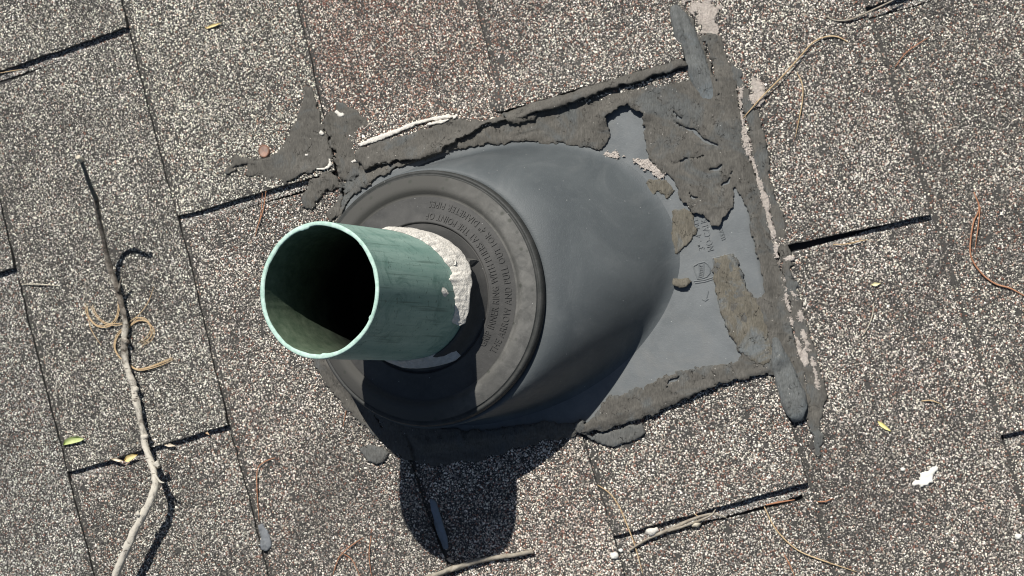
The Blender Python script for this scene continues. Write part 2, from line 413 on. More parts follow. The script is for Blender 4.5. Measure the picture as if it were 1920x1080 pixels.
# flange plate: from the dome's foot out to the plate's edge
flp = smooth_poly(FLG, 4)
cen = np.array([-21., 0.])
def polyray(poly, c, ang):
    d = np.array([math.cos(ang), math.sin(ang)]); best = None
    for i in range(len(poly)):
        a = poly[i]-c; b = poly[(i+1) % len(poly)]-c; e = b-a; den = d[0]*e[1]-d[1]*e[0]
        if abs(den) < 1e-9: continue
        t = (a[0]*e[1]-a[1]*e[0])/den; s_ = (a[0]*d[1]-a[1]*d[0])/den
        if t > 0 and 0 <= s_ <= 1: best = t if best is None else max(best, t)
    return c+d*best
footang = np.arctan2(foot[:, 1]-cen[1], foot[:, 0]-cen[0])
outer = np.array([polyray(FLG, cen, a) for a in footang])
d0 = np.hypot(*(foot-cen).T); d1 = np.hypot(*(outer-cen).T); outer = cen+(outer-cen)*(np.maximum(d1, d0+5)/d1)[:, None]
rows = []
for a in np.linspace(0, 1, 14):
    xy = foot*(1-a)+outer*a; z = ZF+.35*fbm(xy[:, 0]/40, xy[:, 1]/40, 2, 9); rows.append(np.column_stack([xy, z]))
rows.append(np.column_stack([outer*1.001, np.full(NT_, ZF-2.2)]))
mesh('flange', np.concatenate(rows), grid_faces(len(rows), NT_, True)[:, ::-1], FLANGE, boot)
# dome
def basis(u):
    g = np.cross(u, [1, 0, 0]); g /= np.linalg.norm(g); e = np.cross(g, u); return e, g
E2, G2 = basis(CU); E1, G1 = basis(U)
if G2[1] < 0: G2 = -G2
if G1[1] < 0: G1 = -G1
E2 = np.cross(G2, CU); E1 = np.cross(G1, U)
def cring(r, h, th=th): return CP+CU*h+np.cos(th)[:, None]*E2*r+np.sin(th)[:, None]*G2*r
topr = cring(96.5, -5.5); rows = [cring(91, -9), cring(92.5, -6.2), cring(94.5, -5.2)]
# align foot samples with ring samples by angle about the centre
fa = np.interp(th, np.sort(footang % (2*np.pi)), np.arange(NT_)); order = np.argsort(footang % (2*np.pi))
def foot_at(t):
    a = (footang % (2*np.pi))[order]; fx = np.interp(t, a, foot[order, 0], period=2*np.pi); fy = np.interp(t, a, foot[order, 1], period=2*np.pi); return np.stack([fx, fy], 1)
ft = foot_at(th)
for a in np.linspace(0, 1, 40):
    xy = topr[:, :2]*(1-a)+ft*a; hz = (1-a)
    prof = 1-a**(1.42+.55*sstep(-np.sin(th-.25), -.2, .7))
    prof = np.where(a < .12, 1-.75*a, prof) if False else prof
    z = ZF+.05+(topr[:, 2]-ZF)*prof
    rows.append(np.column_stack([xy, z]))
for k in range(1, 4):
    xy = ft+(ft-cen)/np.hypot(*(ft-cen).T)[:, None]*k*2.0; rows.append(np.column_stack([xy, np.full(NT_, ZF+.35-k*.22)]))
R_ = np.array(rows)   # soften the fold where the dome meets the flange
for it in range(9):
    R_[30:-1] = (R_[29:-2]+2*R_[30:-1]+R_[31:])/4
mesh('dome', R_.reshape(-1, 3), grid_faces(len(R_), NT_, True)[:, ::-1], DOME, boot)
# collar: lathe about CU
def lathe(name, prof, mat, parent, nn=NT_, wob=0):
    t2 = np.linspace(0, 2*np.pi, nn, endpoint=False); rr = []
    for r, h in prof: rr.append(cring(r, h, t2)+CU*(wob*fbm(np.cos(t2)*3+r*.1, np.sin(t2)*3, 2, 5))[:, None])
    return mesh(name, np.concatenate(rr), grid_faces(len(prof), nn, True)[:, ::-1], mat, parent)
collar = lathe('collar', [(46.3, 25), (47.3, 25), (48.4, 22), (49.8, 17), (51.3, 12.8), (53, 10), (54.2, 8.2), (54.9, 7.1), (55.4, 8.6), (56.1, 9.3), (57, 8.7), (59, 8.0), (62, 7.2), (66, 6.2), (70, 5.2), (73, 4.5), (75, 4.1)], COLLAR, boot, 240)
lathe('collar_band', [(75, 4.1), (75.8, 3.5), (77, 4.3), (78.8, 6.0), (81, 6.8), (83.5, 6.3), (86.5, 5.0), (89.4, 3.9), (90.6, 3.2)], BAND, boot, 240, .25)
lathe('rim', [(90.6, 3.2), (91.2, 2.2), (91.9, 2.0), (92.6, 2.6), (93.8, 2.3), (94.6, .9), (94.9, -1), (94.9, -3.5), (94.0, -5.2), (92.5, -6.0)], RIMD, boot, 240)
def hprof(r): return np.interp(r, [56, 57, 62, 66, 70, 75], [9.3, 8.7, 7.2, 6.2, 5.2, 4.1])

# raised lettering
def text_mesh(body, extr=.5):
    cu = bpy.data.curves.new('t', 'FONT'); cu.body = body; cu.size = 1; cu.extrude = 0.0; cu.resolution_u = 3; cu.space_character = 1.1
    o = bpy.data.objects.new('t', cu); C.objects.link(o)
    dg = bpy.context.evaluated_depsgraph_get(); me = bpy.data.meshes.new_from_object(o.evaluated_get(dg))
    V = np.array([v.co[:] for v in me.vertices]); F_ = [list(p.vertices) for p in me.polygons]
    ed = {}
    for f in F_:
        for a, b in zip(f, f[1:]+f[:1]): ed[(a, b)] = 1
    bd = [(a, b) for (a, b) in ed if (b, a) not in ed]
    bpy.data.objects.remove(o); bpy.data.meshes.remove(me); bpy.data.curves.remove(cu)
    return V, F_, bd
def arc_text(body, a0, a1, r0, cap):
    V, F_, bd = text_mesh(body); x = V[:, 0]-V[:, 0].min(); x /= x.max(); y = V[:, 1]/.72*cap
    ang = np.radians(a0+(a1-a0)*x); r = r0-y
    def pos(hh): return CP+CU*(hprof(r)+hh)[:, None]+(np.cos(ang)*r)[:, None]*E2+(np.sin(ang)*r)[:, None]*G2
    n_ = len(V); VV = np.concatenate([pos(.6), pos(-.2)])
    FF = F_+[(b, a, a+n_, b+n_) for a, b in bd]
    return VV, FF
vv, ff = arc_text('GRIP INNER RING WITH PLIERS AT THE POINT OF', -35, 86, 63.0, 5.0)
mesh('lettering', vv, ff, COLLAR, collar, smooth=False)
vv, ff = arc_text('THE ARROW AND PULL OUT FOR 4" DIAMETER PIPES', -35, 85.5, 71.8, 5.0)
mesh('lettering', vv, ff, COLLAR, collar, smooth=False)
# arrow on the inner ring
def cpt(r, a, h): return CP+CU*h+(math.cos(a)*E2+math.sin(a)*G2)*r
A_ = math.radians(30)
av = [cpt(54.5, A_, 9.8), cpt(49.2, A_+.11, 20), cpt(49.2, A_-.11, 20), cpt(50.5, A_, 19.5), cpt(47, A_, 12), cpt(53, A_, 6)]
av = [cpt(54.8, A_, 9.5), cpt(48.4, A_+.1, 22.5), cpt(48.4, A_-.1, 22.5), cpt(52.5, A_, 20)]
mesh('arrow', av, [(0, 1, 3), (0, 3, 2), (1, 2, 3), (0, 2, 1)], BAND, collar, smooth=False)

# embossing on the flange
def ribbon(pts_px, hw, z0, h):
    p = P(pts_px, ZF)[:, :2]; d = np.gradient(p, axis=0); nn = np.stack([-d[:, 1], d[:, 0]], 1); nn /= np.linalg.norm(nn, axis=1)[:, None]+1e-9
    L_ = p+nn*hw; R = p-nn*hw; r = []
    for a, b, c in zip(L_, p, R): r += [(*a, z0), (*b, z0+h), (*c, z0)]
    n_ = len(p); f = []
    for i in range(n_-1):
        for k in (0, 1): f.append((3*i+k, 3*i+3+k, 3*i+4+k, 3*i+1+k))
    return r, f
for pts in ([(1300, 499), (1309, 494), (1321, 491), (1327, 495), (1332, 503), (1331, 512), (1325, 519), (1316, 522), (1308, 523), (1303, 510), (1300, 499)],
            [(1310, 495), (1312, 509), (1309, 522)], [(1319, 493), (1319, 507), (1318, 521)],
            [(1301, 527), (1320, 525), (1342, 518)], [(1303, 531), (1322, 528), (1341, 522)],
            [(1335, 485), (1350, 481), (1368, 476)], [(1336, 485), (1339, 500), (1342, 513)], [(1342, 513), (1352, 510), (1362, 508)], [(1368, 476), (1376, 500)],
            [(1328, 545), (1326, 554), (1323, 564)], [(1317, 561), (1323, 564), (1328, 560)], [(1322, 402), (1328, 404), (1331, 409), (1329, 415)]):
    v_, f_ = ribbon(pts, .55, ZF+.15, .3); mesh('embossed_line', v_, f_, FLANGE, boot, smooth=False)
def flat_text(body, base_px, end_px, cap):
    V, F_, bd = text_mesh(body); a, b = P([base_px, end_px], ZF)[:, :2]; d = b-a; Ln = np.linalg.norm(d); d /= Ln; nn = np.array([-d[1], d[0]])
    x = V[:, 0]-V[:, 0].min(); x = x/x.max()*Ln; y = V[:, 1]/.72*cap
    xy = a+x[:, None]*d+y[:, None]*nn; n_ = len(V)
    VV = np.concatenate([np.column_stack([xy, np.full(n_, ZF+.38)]), np.column_stack([xy, np.full(n_, ZF-.2)])])
    mesh('embossed_text', VV, F_+[(q_, p_, p_+n_, q_+n_) for p_, q_ in bd], FLANGE, boot, smooth=False)
flat_text('NO-CALK', (1339, 468), (1324, 408), 5.0)
flat_text('3" - 4" ALL', (1321, 466), (1307, 408), 4.6)
flat_text('U.S.A.', (1361, 448), (1355, 428), 3.4)
flat_text('OATEY', (1317, 520), (1318, 496), 2.7)
flat_text('300', (1386, 505), (1379, 480), 3.2)

# ------------------------------------------------------------------ vent pipe
pipe = empty('vent_pipe', CP+U*0)
tag(pipe, 'green plastic vent pipe standing open in the rubber collar, chalky pale rim', 'vent pipe')
def m_pipe():
    m = NT('green_pvc', .5, .4)
    mp = m.n('ShaderNodeMapping'); m.l(m.co, mp.inputs[0]); mp.inputs['Rotation'].default_value = q.to_euler(); m.co = mp.outputs[0]
    st = m.map((1, 1, .12))
    c = m.mix(m.ramp(m.noise(14, 6, .65, st), [(.3, 0.0), (.7, 1.0)]), (.18, .32, .27), (.35, .5, .43))
    stain = m.ramp(m.noise(26, 8, .72, dist=1.4), [(.5, 0.0), (.68, 1.0)])
    c = m.mix(m.math('MULTIPLY', stain, .75), c, (.09, .2, .165))
    hair = m.ramp(m.noise(3.0, 3, .6, m.map((1, 1, .03))), [(.6, 0.0), (.68, 1.0)])
    c = m.mix(m.math('MULTIPLY', hair, .5), c, (.05, .1, .08))
    pale = m.ramp(m.noise(2.0, 6, .8), [(.6, 0.0), (.8, 1.0)])
    c = m.mix(m.math('MULTIPLY', pale, .35), c, (.3, .45, .38))
    scr = m.ramp(m.noise(5, 4, .65, m.map((1, .7, 1)), dist=2.2), [(.61, 0.0), (.65, 1.0)])
    c = m.mix(m.math('MULTIPLY', scr, .55), c, (.03, .06, .05))
    m.color(c); m.bump(m.noise(2, 5, .7, st), .00012); return m.m
PVC = m_pipe()
def m_in():
    m = NT('pipe_inside', .85, .12)
    mp = m.n('ShaderNodeMapping'); m.l(m.co, mp.inputs[0]); mp.inputs['Rotation'].default_value = q.to_euler(); m.co = mp.outputs[0]
    c = m.mix(m.ramp(m.noise(9, 7, .75), [(.3, 0.0), (.7, 1.0)]), (.06, .1, .06), (.17, .215, .145))
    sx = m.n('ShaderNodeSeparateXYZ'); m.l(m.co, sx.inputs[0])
    dep = m.math('MULTIPLY', m.math('SUBTRACT', PL*S, sx.outputs[2]), 1/(95*S))     # shade painted into the colour, deepening down the bore
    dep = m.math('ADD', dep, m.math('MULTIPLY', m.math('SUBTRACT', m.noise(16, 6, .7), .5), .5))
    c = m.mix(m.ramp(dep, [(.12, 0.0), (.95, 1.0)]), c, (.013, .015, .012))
    m.color(c); m.bump(m.noise(2, 5, .7), .0002); return m.m
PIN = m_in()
RIMM = m_plain('chalky_rim', (.3, .46, .38), (.58, .75, .66), 5, .6, .0002)
def plathe(name, prof, mat, parent, nn=240, flip=True, wob=0):
    t2 = np.linspace(0, 2*np.pi, nn, endpoint=False); rr = []
    for r, h in prof: r_ = (r+(wob*fbm(np.cos(t2)*4+r, np.sin(t2)*4, 4, 3)-.9*wob*sstep(fbm(np.cos(t2)*6+3, np.sin(t2)*6, 3, 8), .35, .5) if r < RP-2.7 else 0*t2))[:, None]; rr.append(CP+U*(h+wob*.5*fbm(np.cos(t2)*3, np.sin(t2)*3, 3, 9))[:, None]+np.cos(t2)[:, None]*E1*r_+np.sin(t2)[:, None]*G1*r_)
    return mesh(name, np.concatenate(rr), grid_faces(len(prof), nn, True)[:, ::(-1 if flip else 1)], mat, parent)
plathe('pipe_wall', [(RP, PL-.9)]+[(RP, h) for h in np.linspace(PL-4, -20, 12)], PVC, pipe)
plathe('rim', [(RP-3.1, PL-1.0), (RP-2.8, PL-.2), (RP-2.3, PL), (RP-.8, PL), (RP-.25, PL-.25), (RP, PL-.9)], RIMM, pipe, wob=.8)
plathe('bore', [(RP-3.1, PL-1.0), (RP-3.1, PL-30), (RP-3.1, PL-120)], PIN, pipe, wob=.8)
plathe('lower_bore', [(RP-3.1, PL-120), (RP-3.1, PL-400), (2, PL-420)], m_plain('shaded_bore', (.012, .014, .012), (.03, .032, .026), 20, .9, .0003), pipe)  # near-black colour stands in for the unlit depth of the pipe
# torn sealant stuck round the pipe
def skirt(name, prof, mat, amp=.8, seed=1, parent=pipe, org=None):
    """prof: list of (phi deg, h_top, h_bottom, flare at the bottom, thickness)"""
    pr = np.array(prof, float); ph = np.linspace(pr[0, 0], pr[-1, 0], 150)
    ht, hb, fl, tk = [np.interp(ph, pr[:, 0], pr[:, k]) for k in (1, 2, 3, 4)]
    ht = ht+3.2*fbm(ph/9, ph*0, 5, seed)+1.5*fbm(ph/2.2, ph*0, 3, seed+3); hb = hb+2.4*fbm(ph/7, ph*0+3, 4, seed+1)
    nr = 22; R1 = []; R2 = []
    for k in range(nr):
        t = k/(nr-1); h = ht*(1-t)+hb*t; ends = np.minimum(1, np.minimum(ph-ph[0], ph[-1]-ph)/2.5)
        bul = np.sin(np.pi*min(1, t*1.02))**.5
        nz = fbm(ph/5, ph*0+t*5, 4, seed+2)
        r = RP+.15+fl*t**1.5+tk*bul*ends*(1+.35*nz)+amp*.5*nz*bul; r = np.maximum(r, RP+.12)
        a = np.radians(ph); d = np.cos(a)[:, None]*E1+np.sin(a)[:, None]*G1
        R1.append(CP+U*h[:, None]+d*r[:, None]); R2.append(CP+U*h[:, None]+d*(RP+.05+fl*t**1.5*.95)[:, None])
    V = np.concatenate(R1+R2[::-1]); return mesh(name, V, grid_faces(2*nr, 150)[:, ::-1], mat, parent)
skirt('sealant', [(-25, 38, 34, 4, .5), (-22, 40, 30, 6, .9), (-14, 41, 31, 6.5, 1.2), (-3, 44, 32, 6.5, 1.6), (8, 44, 29, 7, 2.2), (14, 50, 27, 7, 2.4), (20, 43, 24, 7, 2.8), (38, 47, 22, 6, 3.0), (52, 51, 24, 4.5, 2.6), (68, 63, 28, 3, 2.4), (82, 69, 30, 2, 2.2), (96, 60, 42, 1, 1.4), (103, 52, 47, .3, .6)], CREAM)
skirt('sealant', [(26, 42, 39, 4, .4), (34, 44, 32, 5.5, 1.8), (48, 50, 36, 5, 2.2), (66, 60, 44, 3.5, 2.0), (80, 74, 62, 2.5, 1.2), (88, 70, 66, 1, .4)], CREAM, .6, 15)
skirt('sealant', [(-2, 60, 57, .5, .4), (1, 62, 52, .8, .8), (4, 63, 54, .5, .5), (6, 62, 58, .2, .3)], CREAM, .3, 9)
sg = skirt('sealant', [(-108, 40, 34, 2, .8), (-95, 38, 24, 5, 1.3), (-80, 34, 20, 6, 1.5), (-66, 26, 12, 7, 1.6), (-55, 20, 10, 9, 1.0), (-50, 16, 11, 9, .5)], m_plain('weathered_sealant_flap', (.42, .4, .37), (.6, .58, .54), 4, .8, .0006), .5, 4)
sg['label'] = 'grey torn flap hanging below the pipe'
print('base done')

# ------------------------------------------------------------------ cement patches
def zbase(x, y):
    z = zroof(x, y)+.55
    for dx in (-3.5, 3.5): z = np.maximum(z, zroof(x+dx, y)+.3)
    k = sstep(sdf(FLG, x, y), -9, 1); return np.maximum(z, z*(1-k)+(ZF+.35)*k)
_cell = rng.random((512, 3))
def worley(x, y, size):
    xi = np.floor(x/size).astype(int); yi = np.floor(y/size).astype(int); best = np.full(x.shape, 1e9); val = np.zeros(x.shape)
    for a in (-1, 0, 1):
        for b in (-1, 0, 1):
            h = ((xi+a)*73856093 ^ (yi+b)*19349663) & 511
            d = np.hypot((xi+a+_cell[h, 0])*size-x, (yi+b+_cell[h, 1])*size-y); k = d < best; best = np.where(k, d, best); val = np.where(k, _cell[h, 2], val)
    return val*2-1
def patch(name, add, mat, label, cat='roof cement', sub=(), cuts=(), ridges=(), thick=1.6, z0=0.0, step=1.15, rag=1.3, seed=0, group=None, rough=.5, px=True, edge=2.2, parent=None, slope=None, tilt=None, grit=0, flake=.45):
    A = [P(a, 6)[:, :2] for a in add]; Bs = [P(a, 6)[:, :2] for a in sub]
    al = np.concatenate(A); x0, y0 = al.min(0)-4; x1, y1 = al.max(0)+4
    gx, gy = np.meshgrid(np.arange(x0, x1, step), np.arange(y0, y1, step), indexing='ij')
    def sval(x, y):
        s = np.full(x.shape, -1e9)
        for a in A: s = np.maximum(s, sdf(a, x, y))
        for b in Bs: s = np.minimum(s, -sdf(b, x, y))
        s = s+rag*1.3*fbm(x/9, y/9, 3, seed+1)+rag*.5*fbm(x/2.3, y/2.3, 2, seed+2)+rag*1.1*worley(x+seed*7, y, 6.5)+rag*.5*worley(x, y+seed*5, 2.6)
        for (pts, wd) in cuts:
            q_ = P(pts, 6)[:, :2]; d, wv = pldist(q_, x+1.6*fbm(x/5, y/5, 3, seed+5), y+1.6*fbm(x/5, y/5, 3, seed+6), wd); s = np.minimum(s, d-wv)
        return s
    s = sval(gx, gy); n, m = gx.shape; ins = s > 0
    cell = ins[:-1, :-1].astype(int)+ins[1:, :-1]+ins[:-1, 1:]+ins[1:, 1:]
    use = cell >= 2
    X = gx.copy(); Y = gy.copy()
    # pull the outside corners of used cells onto the outline
    h = .3; gxs = (sval(gx+h, gy)-s)/h; gys = (sval(gx, gy+h)-s)/h; gl = np.maximum(gxs**2+gys**2, .2)
    mv = (~ins); st = np.clip(-s, 0, step*1.0); X = np.where(mv, gx+gxs/gl*st, gx); Y = np.where(mv, gy+gys/gl*st, gy)
    zb = zbase(X, Y)
    sp = np.maximum(s, 0)
    top = zb+z0+thick*(.75+.25*sstep(sp, 0, edge))+rough*fbm(X/7, Y/7, 4, seed+3)*sstep(sp, 0, 3)+rough*.8*fbm(X/28, Y/28, 2, seed+4)*sstep(sp, 0, 6)+flake*np.maximum(worley(X+1.5*fbm(X/4, Y/4, 2, 1), Y, 11), 0)*sstep(sp, 0, 1)
    for (pts, wd, hh) in ridges:
        q_ = P(pts, 6)[:, :2]; d, wv = pldist(q_, X, Y, wd); d2, hv = pldist(q_, X, Y, hh)
        top = top+hv*np.sqrt(np.clip(1-(d/np.maximum(wv, .1))**2, 0, 1))
    lift_ = 0*X
    for tl_ in ([] if tilt is None else tilt if isinstance(tilt, list) else [tilt]):
        q_ = P(tl_[0], 6)[:, :2]; d, _ = pldist(q_, X, Y); lift_ = lift_+tl_[2]*np.exp(-(d/tl_[1])**2)
    top = top+lift_; zlow = (zb+lift_*.7).ravel()
    ci, cj = np.nonzero(use); idx = lambda a, b: a*m+b
    Fq = np.stack([idx(ci, cj), idx(ci+1, cj), idx(ci+1, cj+1), idx(ci, cj+1)], 1)
    used, inv = np.unique(Fq, return_inverse=True); Fq = inv.reshape(Fq.shape)
    V = np.stack([X.ravel(), Y.ravel(), top.ravel()], 1)[used]; zbu = zb.ravel()[used]
    e = np.concatenate([Fq[:, [0, 1]], Fq[:, [1, 2]], Fq[:, [2, 3]], Fq[:, [3, 0]]])
    key = e[:, 0]*10**7+e[:, 1]; rk = e[:, 1]*10**7+e[:, 0]; bd = e[~np.isin(key, rk)]
    bv, binv = np.unique(bd, return_inverse=True); binv = binv.reshape(bd.shape)
    lowv = V[bv].copy(); zl = zlow[used][bv]; lowv[:, 2] = np.where(lift_.ravel()[used][bv] > .6, np.minimum(zl, V[bv, 2]-.9), np.maximum(zbu[bv]-1.2, -3)) if z0 <= 0 else (zbu[bv]+z0*.8)
    o = len(V); Fs_ = np.stack([bd[:, 1], bd[:, 0], binv[:, 0]+o, binv[:, 1]+o], 1)
    if grit:
        n_ = int(len(V)*grit); pk = rng.integers(0, len(V), n_); g0 = V[pk]+np.column_stack([(rng.random((n_, 2))-.5)*1.6, np.zeros(n_)])
        gv, gf, gc = granules(g0[:, 0], g0[:, 1], g0[:, 2]-.1, size=(.4, .85))
        VV = np.concatenate([V, lowv, gv]); QQ = np.concatenate([Fq, Fs_]); TT = np.concatenate([QQ[:, [0, 1, 2]], QQ[:, [0, 2, 3]], gf+len(V)+len(lowv)])
        ob = mesh(name, VV, TT, mat, parent, smooth=False)
    else: ob = mesh(name, np.concatenate([V, lowv]), np.concatenate([Fq, Fs_]), mat, parent, smooth=True)
    if parent is None: tag(ob, label, cat, group)
    return ob
def strip_px(pts, w):
    p = np.array(pts, float); d = np.gradient(p, axis=0); nn = np.stack([-d[:, 1], d[:, 0]], 1); nn /= np.linalg.norm(nn, axis=1)[:, None]; w = np.array(w)[:, None]/2
    return list(map(tuple, p+nn*w))+list(map(tuple, (p-nn*w)[::-1]))
G_ = 'patches of dried roof cement around the flashing'
patch('roof_cement', [[(568, 165), (585, 160), (590, 185), (598, 205), (604, 235), (612, 262), (620, 290), (624, 304), (616, 315), (598, 320), (570, 326), (545, 338), (520, 345), (508, 343), (498, 335), (488, 333), (470, 330), (462, 322), (466, 310), (455, 304), (470, 297), (490, 299), (505, 293), (517, 285), (530, 272), (542, 248), (555, 222), (562, 195)]],
      TAR, 'triangular dark grey cement patch pointing up, left of the flashing beside the rusty disc', thick=1.7, seed=11, group=G_,
      cuts=[([(588, 162), (600, 215), (610, 255)], [.3, .4, .2]), ([(572, 300), (570, 322)], [.2, .6]), ([(560, 253), (598, 260)], [.1, .35])], tilt=([(600, 318), (545, 336)], 7, 2.5))
patch('roof_cement', [[(417, 324), (424, 312), (434, 304), (431, 295), (440, 292), (455, 297), (480, 296), (487, 300), (470, 307), (452, 309), (436, 319), (426, 326)]],
      TAR, 'thin curled sliver of dark cement at the left tip of the triangular patch', thick=1.6, seed=12, group=G_, rag=.7, cuts=[([(424, 323), (440, 313), (455, 306)], [.5, .9, .1])])
patch('roof_cement', [[(605, 226), (612, 208), (626, 206), (626, 185), (640, 190), (668, 210), (685, 222), (685, 238), (668, 248), (672, 262), (662, 275), (668, 290), (672, 320), (664, 345), (650, 372), (636, 402), (620, 412), (612, 400), (628, 380), (640, 352), (634, 325), (630, 300), (618, 270), (608, 246)]],
      TAR, 'dark cement patch with pale specks between the triangular patch and the collar', thick=2.0, seed=13, group=G_,
      cuts=[([(628, 345), (642, 340), (655, 342), (662, 335)], [.3, .9, .9, .2]), ([(640, 350), (645, 375), (640, 392)], [.6, 1.2, .4]), ([(672, 245), (668, 262)], [.5, .9])])
patch('roof_cement', [[(577, 335), (600, 325), (618, 322), (631, 332), (637, 350), (628, 358), (612, 360), (600, 370), (592, 385), (580, 393), (566, 388), (563, 370), (572, 352)]],
      TAR, 'small lobed cement patch just below the dark shingle slot, above the pipe rim', thick=2.2, seed=14, group=G_, cuts=[([(596, 367), (612, 359), (625, 356)], [.2, .5, .2])])
patch('roof_cement', [[(636, 405), (640, 372), (668, 330), (668, 300), (690, 285), (760, 262), (830, 246), (900, 226), (940, 208), (1000, 196), (1100, 160), (1275, 108), (1264, 60), (1256, 14), (1277, 14), (1296, 34), (1310, 66), (1342, 60), (1352, 100), (1378, 140), (1385, 180), (1392, 240), (1402, 300), (1430, 370), (1445, 430), (1458, 480), (1476, 560), (1486, 620), (1505, 690), (1516, 760), (1512, 785), (1497, 793), (1478, 782), (1455, 702), (1440, 702), (1400, 709), (1330, 726), (1262, 760), (1200, 786), (1160, 801), (1100, 812), (1040, 822), (950, 846), (900, 862), (800, 872), (756, 862), (730, 842), (684, 802), (640, 758), (606, 720), (588, 682), (596, 650)]],
      TAR, 'main band of cracked grey brown cement framing the flashing, wide on its right side', thick=1.6, step=.75, seed=15, group=G_, rag=1.1,
      sub=[[(640, 400), (672, 355), (740, 316), (830, 286), (900, 272), (1000, 266), (1080, 272), (1128, 280), (1142, 270), (1146, 250), (1137, 222), (1160, 208), (1180, 197), (1206, 216), (1211, 260), (1217, 298), (1240, 322), (1262, 334), (1268, 350), (1274, 372), (1288, 382), (1300, 398), (1318, 402), (1336, 424), (1352, 424), (1362, 402), (1374, 384), (1378, 350), (1392, 372), (1408, 430), (1424, 490), (1432, 545), (1422, 560), (1402, 545), (1388, 500), (1374, 478), (1340, 482), (1338, 505), (1343, 545), (1356, 592), (1370, 632), (1394, 664), (1380, 682), (1300, 690), (1258, 702), (1230, 716), (1172, 738), (1142, 742), (1092, 797), (1000, 792), (900, 806), (800, 800), (766, 792), (702, 750), (668, 710), (645, 668), (600, 560)]],
      cuts=[([(1315, 40), (1330, 110), (1340, 160)], [.5, .3, .1]), ([(1253, 195), (1272, 220), (1280, 222)], [.3, .9, .5]), ([(1266, 230), (1300, 245), (1320, 262), (1345, 272)], [.5, 1.1, 1.2, .8]), ([(1318, 75), (1330, 110), (1342, 150), (1352, 190)], [.7, .8, .5, .4]), ([(1376, 315), (1366, 340), (1352, 350)], [.3, .8, .4]), ([(1290, 360), (1300, 372), (1312, 372)], [.3, .9, .4]),
            ([(1268, 308), (1285, 298), (1320, 293)], [.4, 1.0, .3]), ([(1330, 318), (1345, 316), (1356, 308)], [.4, 1.3, .5]), ([(1250, 728), (1256, 715), (1278, 704)], [.8, 1.2, .5]), ([(970, 258), (985, 252), (1018, 245)], [.2, .4, .1]),
            ([(1412, 640), (1432, 655), (1440, 650)], [.1, .7, .2]), ([(1408, 560), (1420, 590), (1428, 600)], [.1, .7, .2]), ([(1490, 560), (1500, 620), (1522, 700)], [.3, .5, .3]), ([(1268, 740), (1270, 750)], [.3, .4]), ([(700, 770), (715, 800)], [.2, .8]), ([(632, 690), (640, 712)], [.8, .5])],
      tilt=[([(1140, 219), (1160, 207), (1180, 196), (1204, 213)], 7, 4.5), ([(1232, 776), (1200, 788), (1165, 801), (1105, 812)], 6, 3.0), ([(1330, 727), (1300, 742), (1262, 760)], 5, 1.2), ([(1336, 424), (1352, 424), (1362, 404)], 4, 2.0), ([(1288, 382), (1300, 398), (1318, 402)], 4, 1.8)], rough=.4)
patch('cement_bead', [strip_px([(1264, 10), (1272, 30), (1284, 65), (1298, 105), (1316, 150), (1338, 205), (1350, 240)], [12, 30, 40, 44, 40, 26, 6])], TARC, 'smooth blue grey bead of cement at the top right corner of the flashing', 'cement bead', thick=1.0, z0=0, seed=50, rag=.3, rough=.3, edge=3, flake=0,
      ridges=[([(1268, 22), (1282, 62), (1298, 105), (1314, 145), (1334, 195)], [6.5, 8.5, 9.5, 8, 5], [5, 6.5, 5, 2.5, 0])])
patch('cement_bead', [strip_px([(1450, 620), (1462, 670), (1474, 710), (1487, 745), (1493, 770), (1497, 790)], [8, 30, 42, 47, 42, 18])], TARC, 'fat rounded blue grey bead of cement at the lower right corner of the flashing', 'cement bead', thick=1.0, z0=0, seed=51, rag=.3, rough=.3, edge=3, flake=0,
      ridges=[([(1455, 640), (1464, 680), (1476, 715), (1488, 750), (1494, 770)], [4, 8, 10, 10.5, 9], [1, 4, 6.5, 8, 7.5])])
patch('roof_cement', [[(664, 288), (672, 278), (695, 272), (760, 252), (800, 240), (852, 224), (880, 228), (935, 222), (958, 220), (1010, 213), (1003, 225), (962, 234), (945, 224), (902, 240), (884, 252), (862, 262), (858, 270), (836, 274), (833, 286), (780, 299), (745, 301), (700, 313), (684, 318), (670, 304)]],
      TAR, 'raised curled strip of cement along the top left edge of the flashing', thick=2.6, z0=2.2, seed=16, group=G_, rag=1.0, cuts=[([(858, 250), (872, 262), (876, 268)], [.2, .8, .3])], tilt=([(700, 312), (780, 298), (860, 264), (950, 225)], 8, 2.4))
patch('roof_cement', [[(942, 212), (1000, 192), (1060, 178), (1110, 158), (1150, 132), (1200, 122), (1278, 104), (1288, 124), (1250, 138), (1215, 147), (1190, 160), (1160, 163), (1120, 178), (1080, 190), (1030, 210), (985, 219), (950, 226)]],
      TAR, 'narrow raised lip of cement under the shingle edge along the top right of the flashing', thick=2.2, z0=4.0, seed=17, group=G_, rag=.9, tilt=([(1000, 206), (1080, 183), (1160, 156), (1280, 116)], 7, 2.5))
patch('roof_cement', [[(1348, 60), (1355, 100), (1382, 128), (1398, 160), (1412, 190), (1424, 230), (1436, 270), (1440, 320), (1452, 365), (1468, 410), (1476, 440), (1478, 470), (1486, 520), (1500, 560), (1512, 610), (1530, 660), (1540, 700), (1547, 745), (1538, 790), (1538, 820), (1534, 856), (1524, 857), (1522, 820), (1512, 790), (1516, 750), (1505, 700), (1490, 640), (1480, 570), (1466, 500), (1452, 440), (1436, 380), (1420, 330), (1404, 270), (1398, 210), (1380, 160), (1352, 120), (1336, 70)]],
      TAR, 'long thin outer strip of cement right of the pale crack, with a ragged tail', thick=1.3, seed=18, group=G_, rag=1.3, cuts=[([(1516, 770), (1540, 766)], [.3, .5]), ([(1520, 808), (1536, 806)], [.3, .5]), ([(1515, 700), (1535, 690)], [.2, .3])])
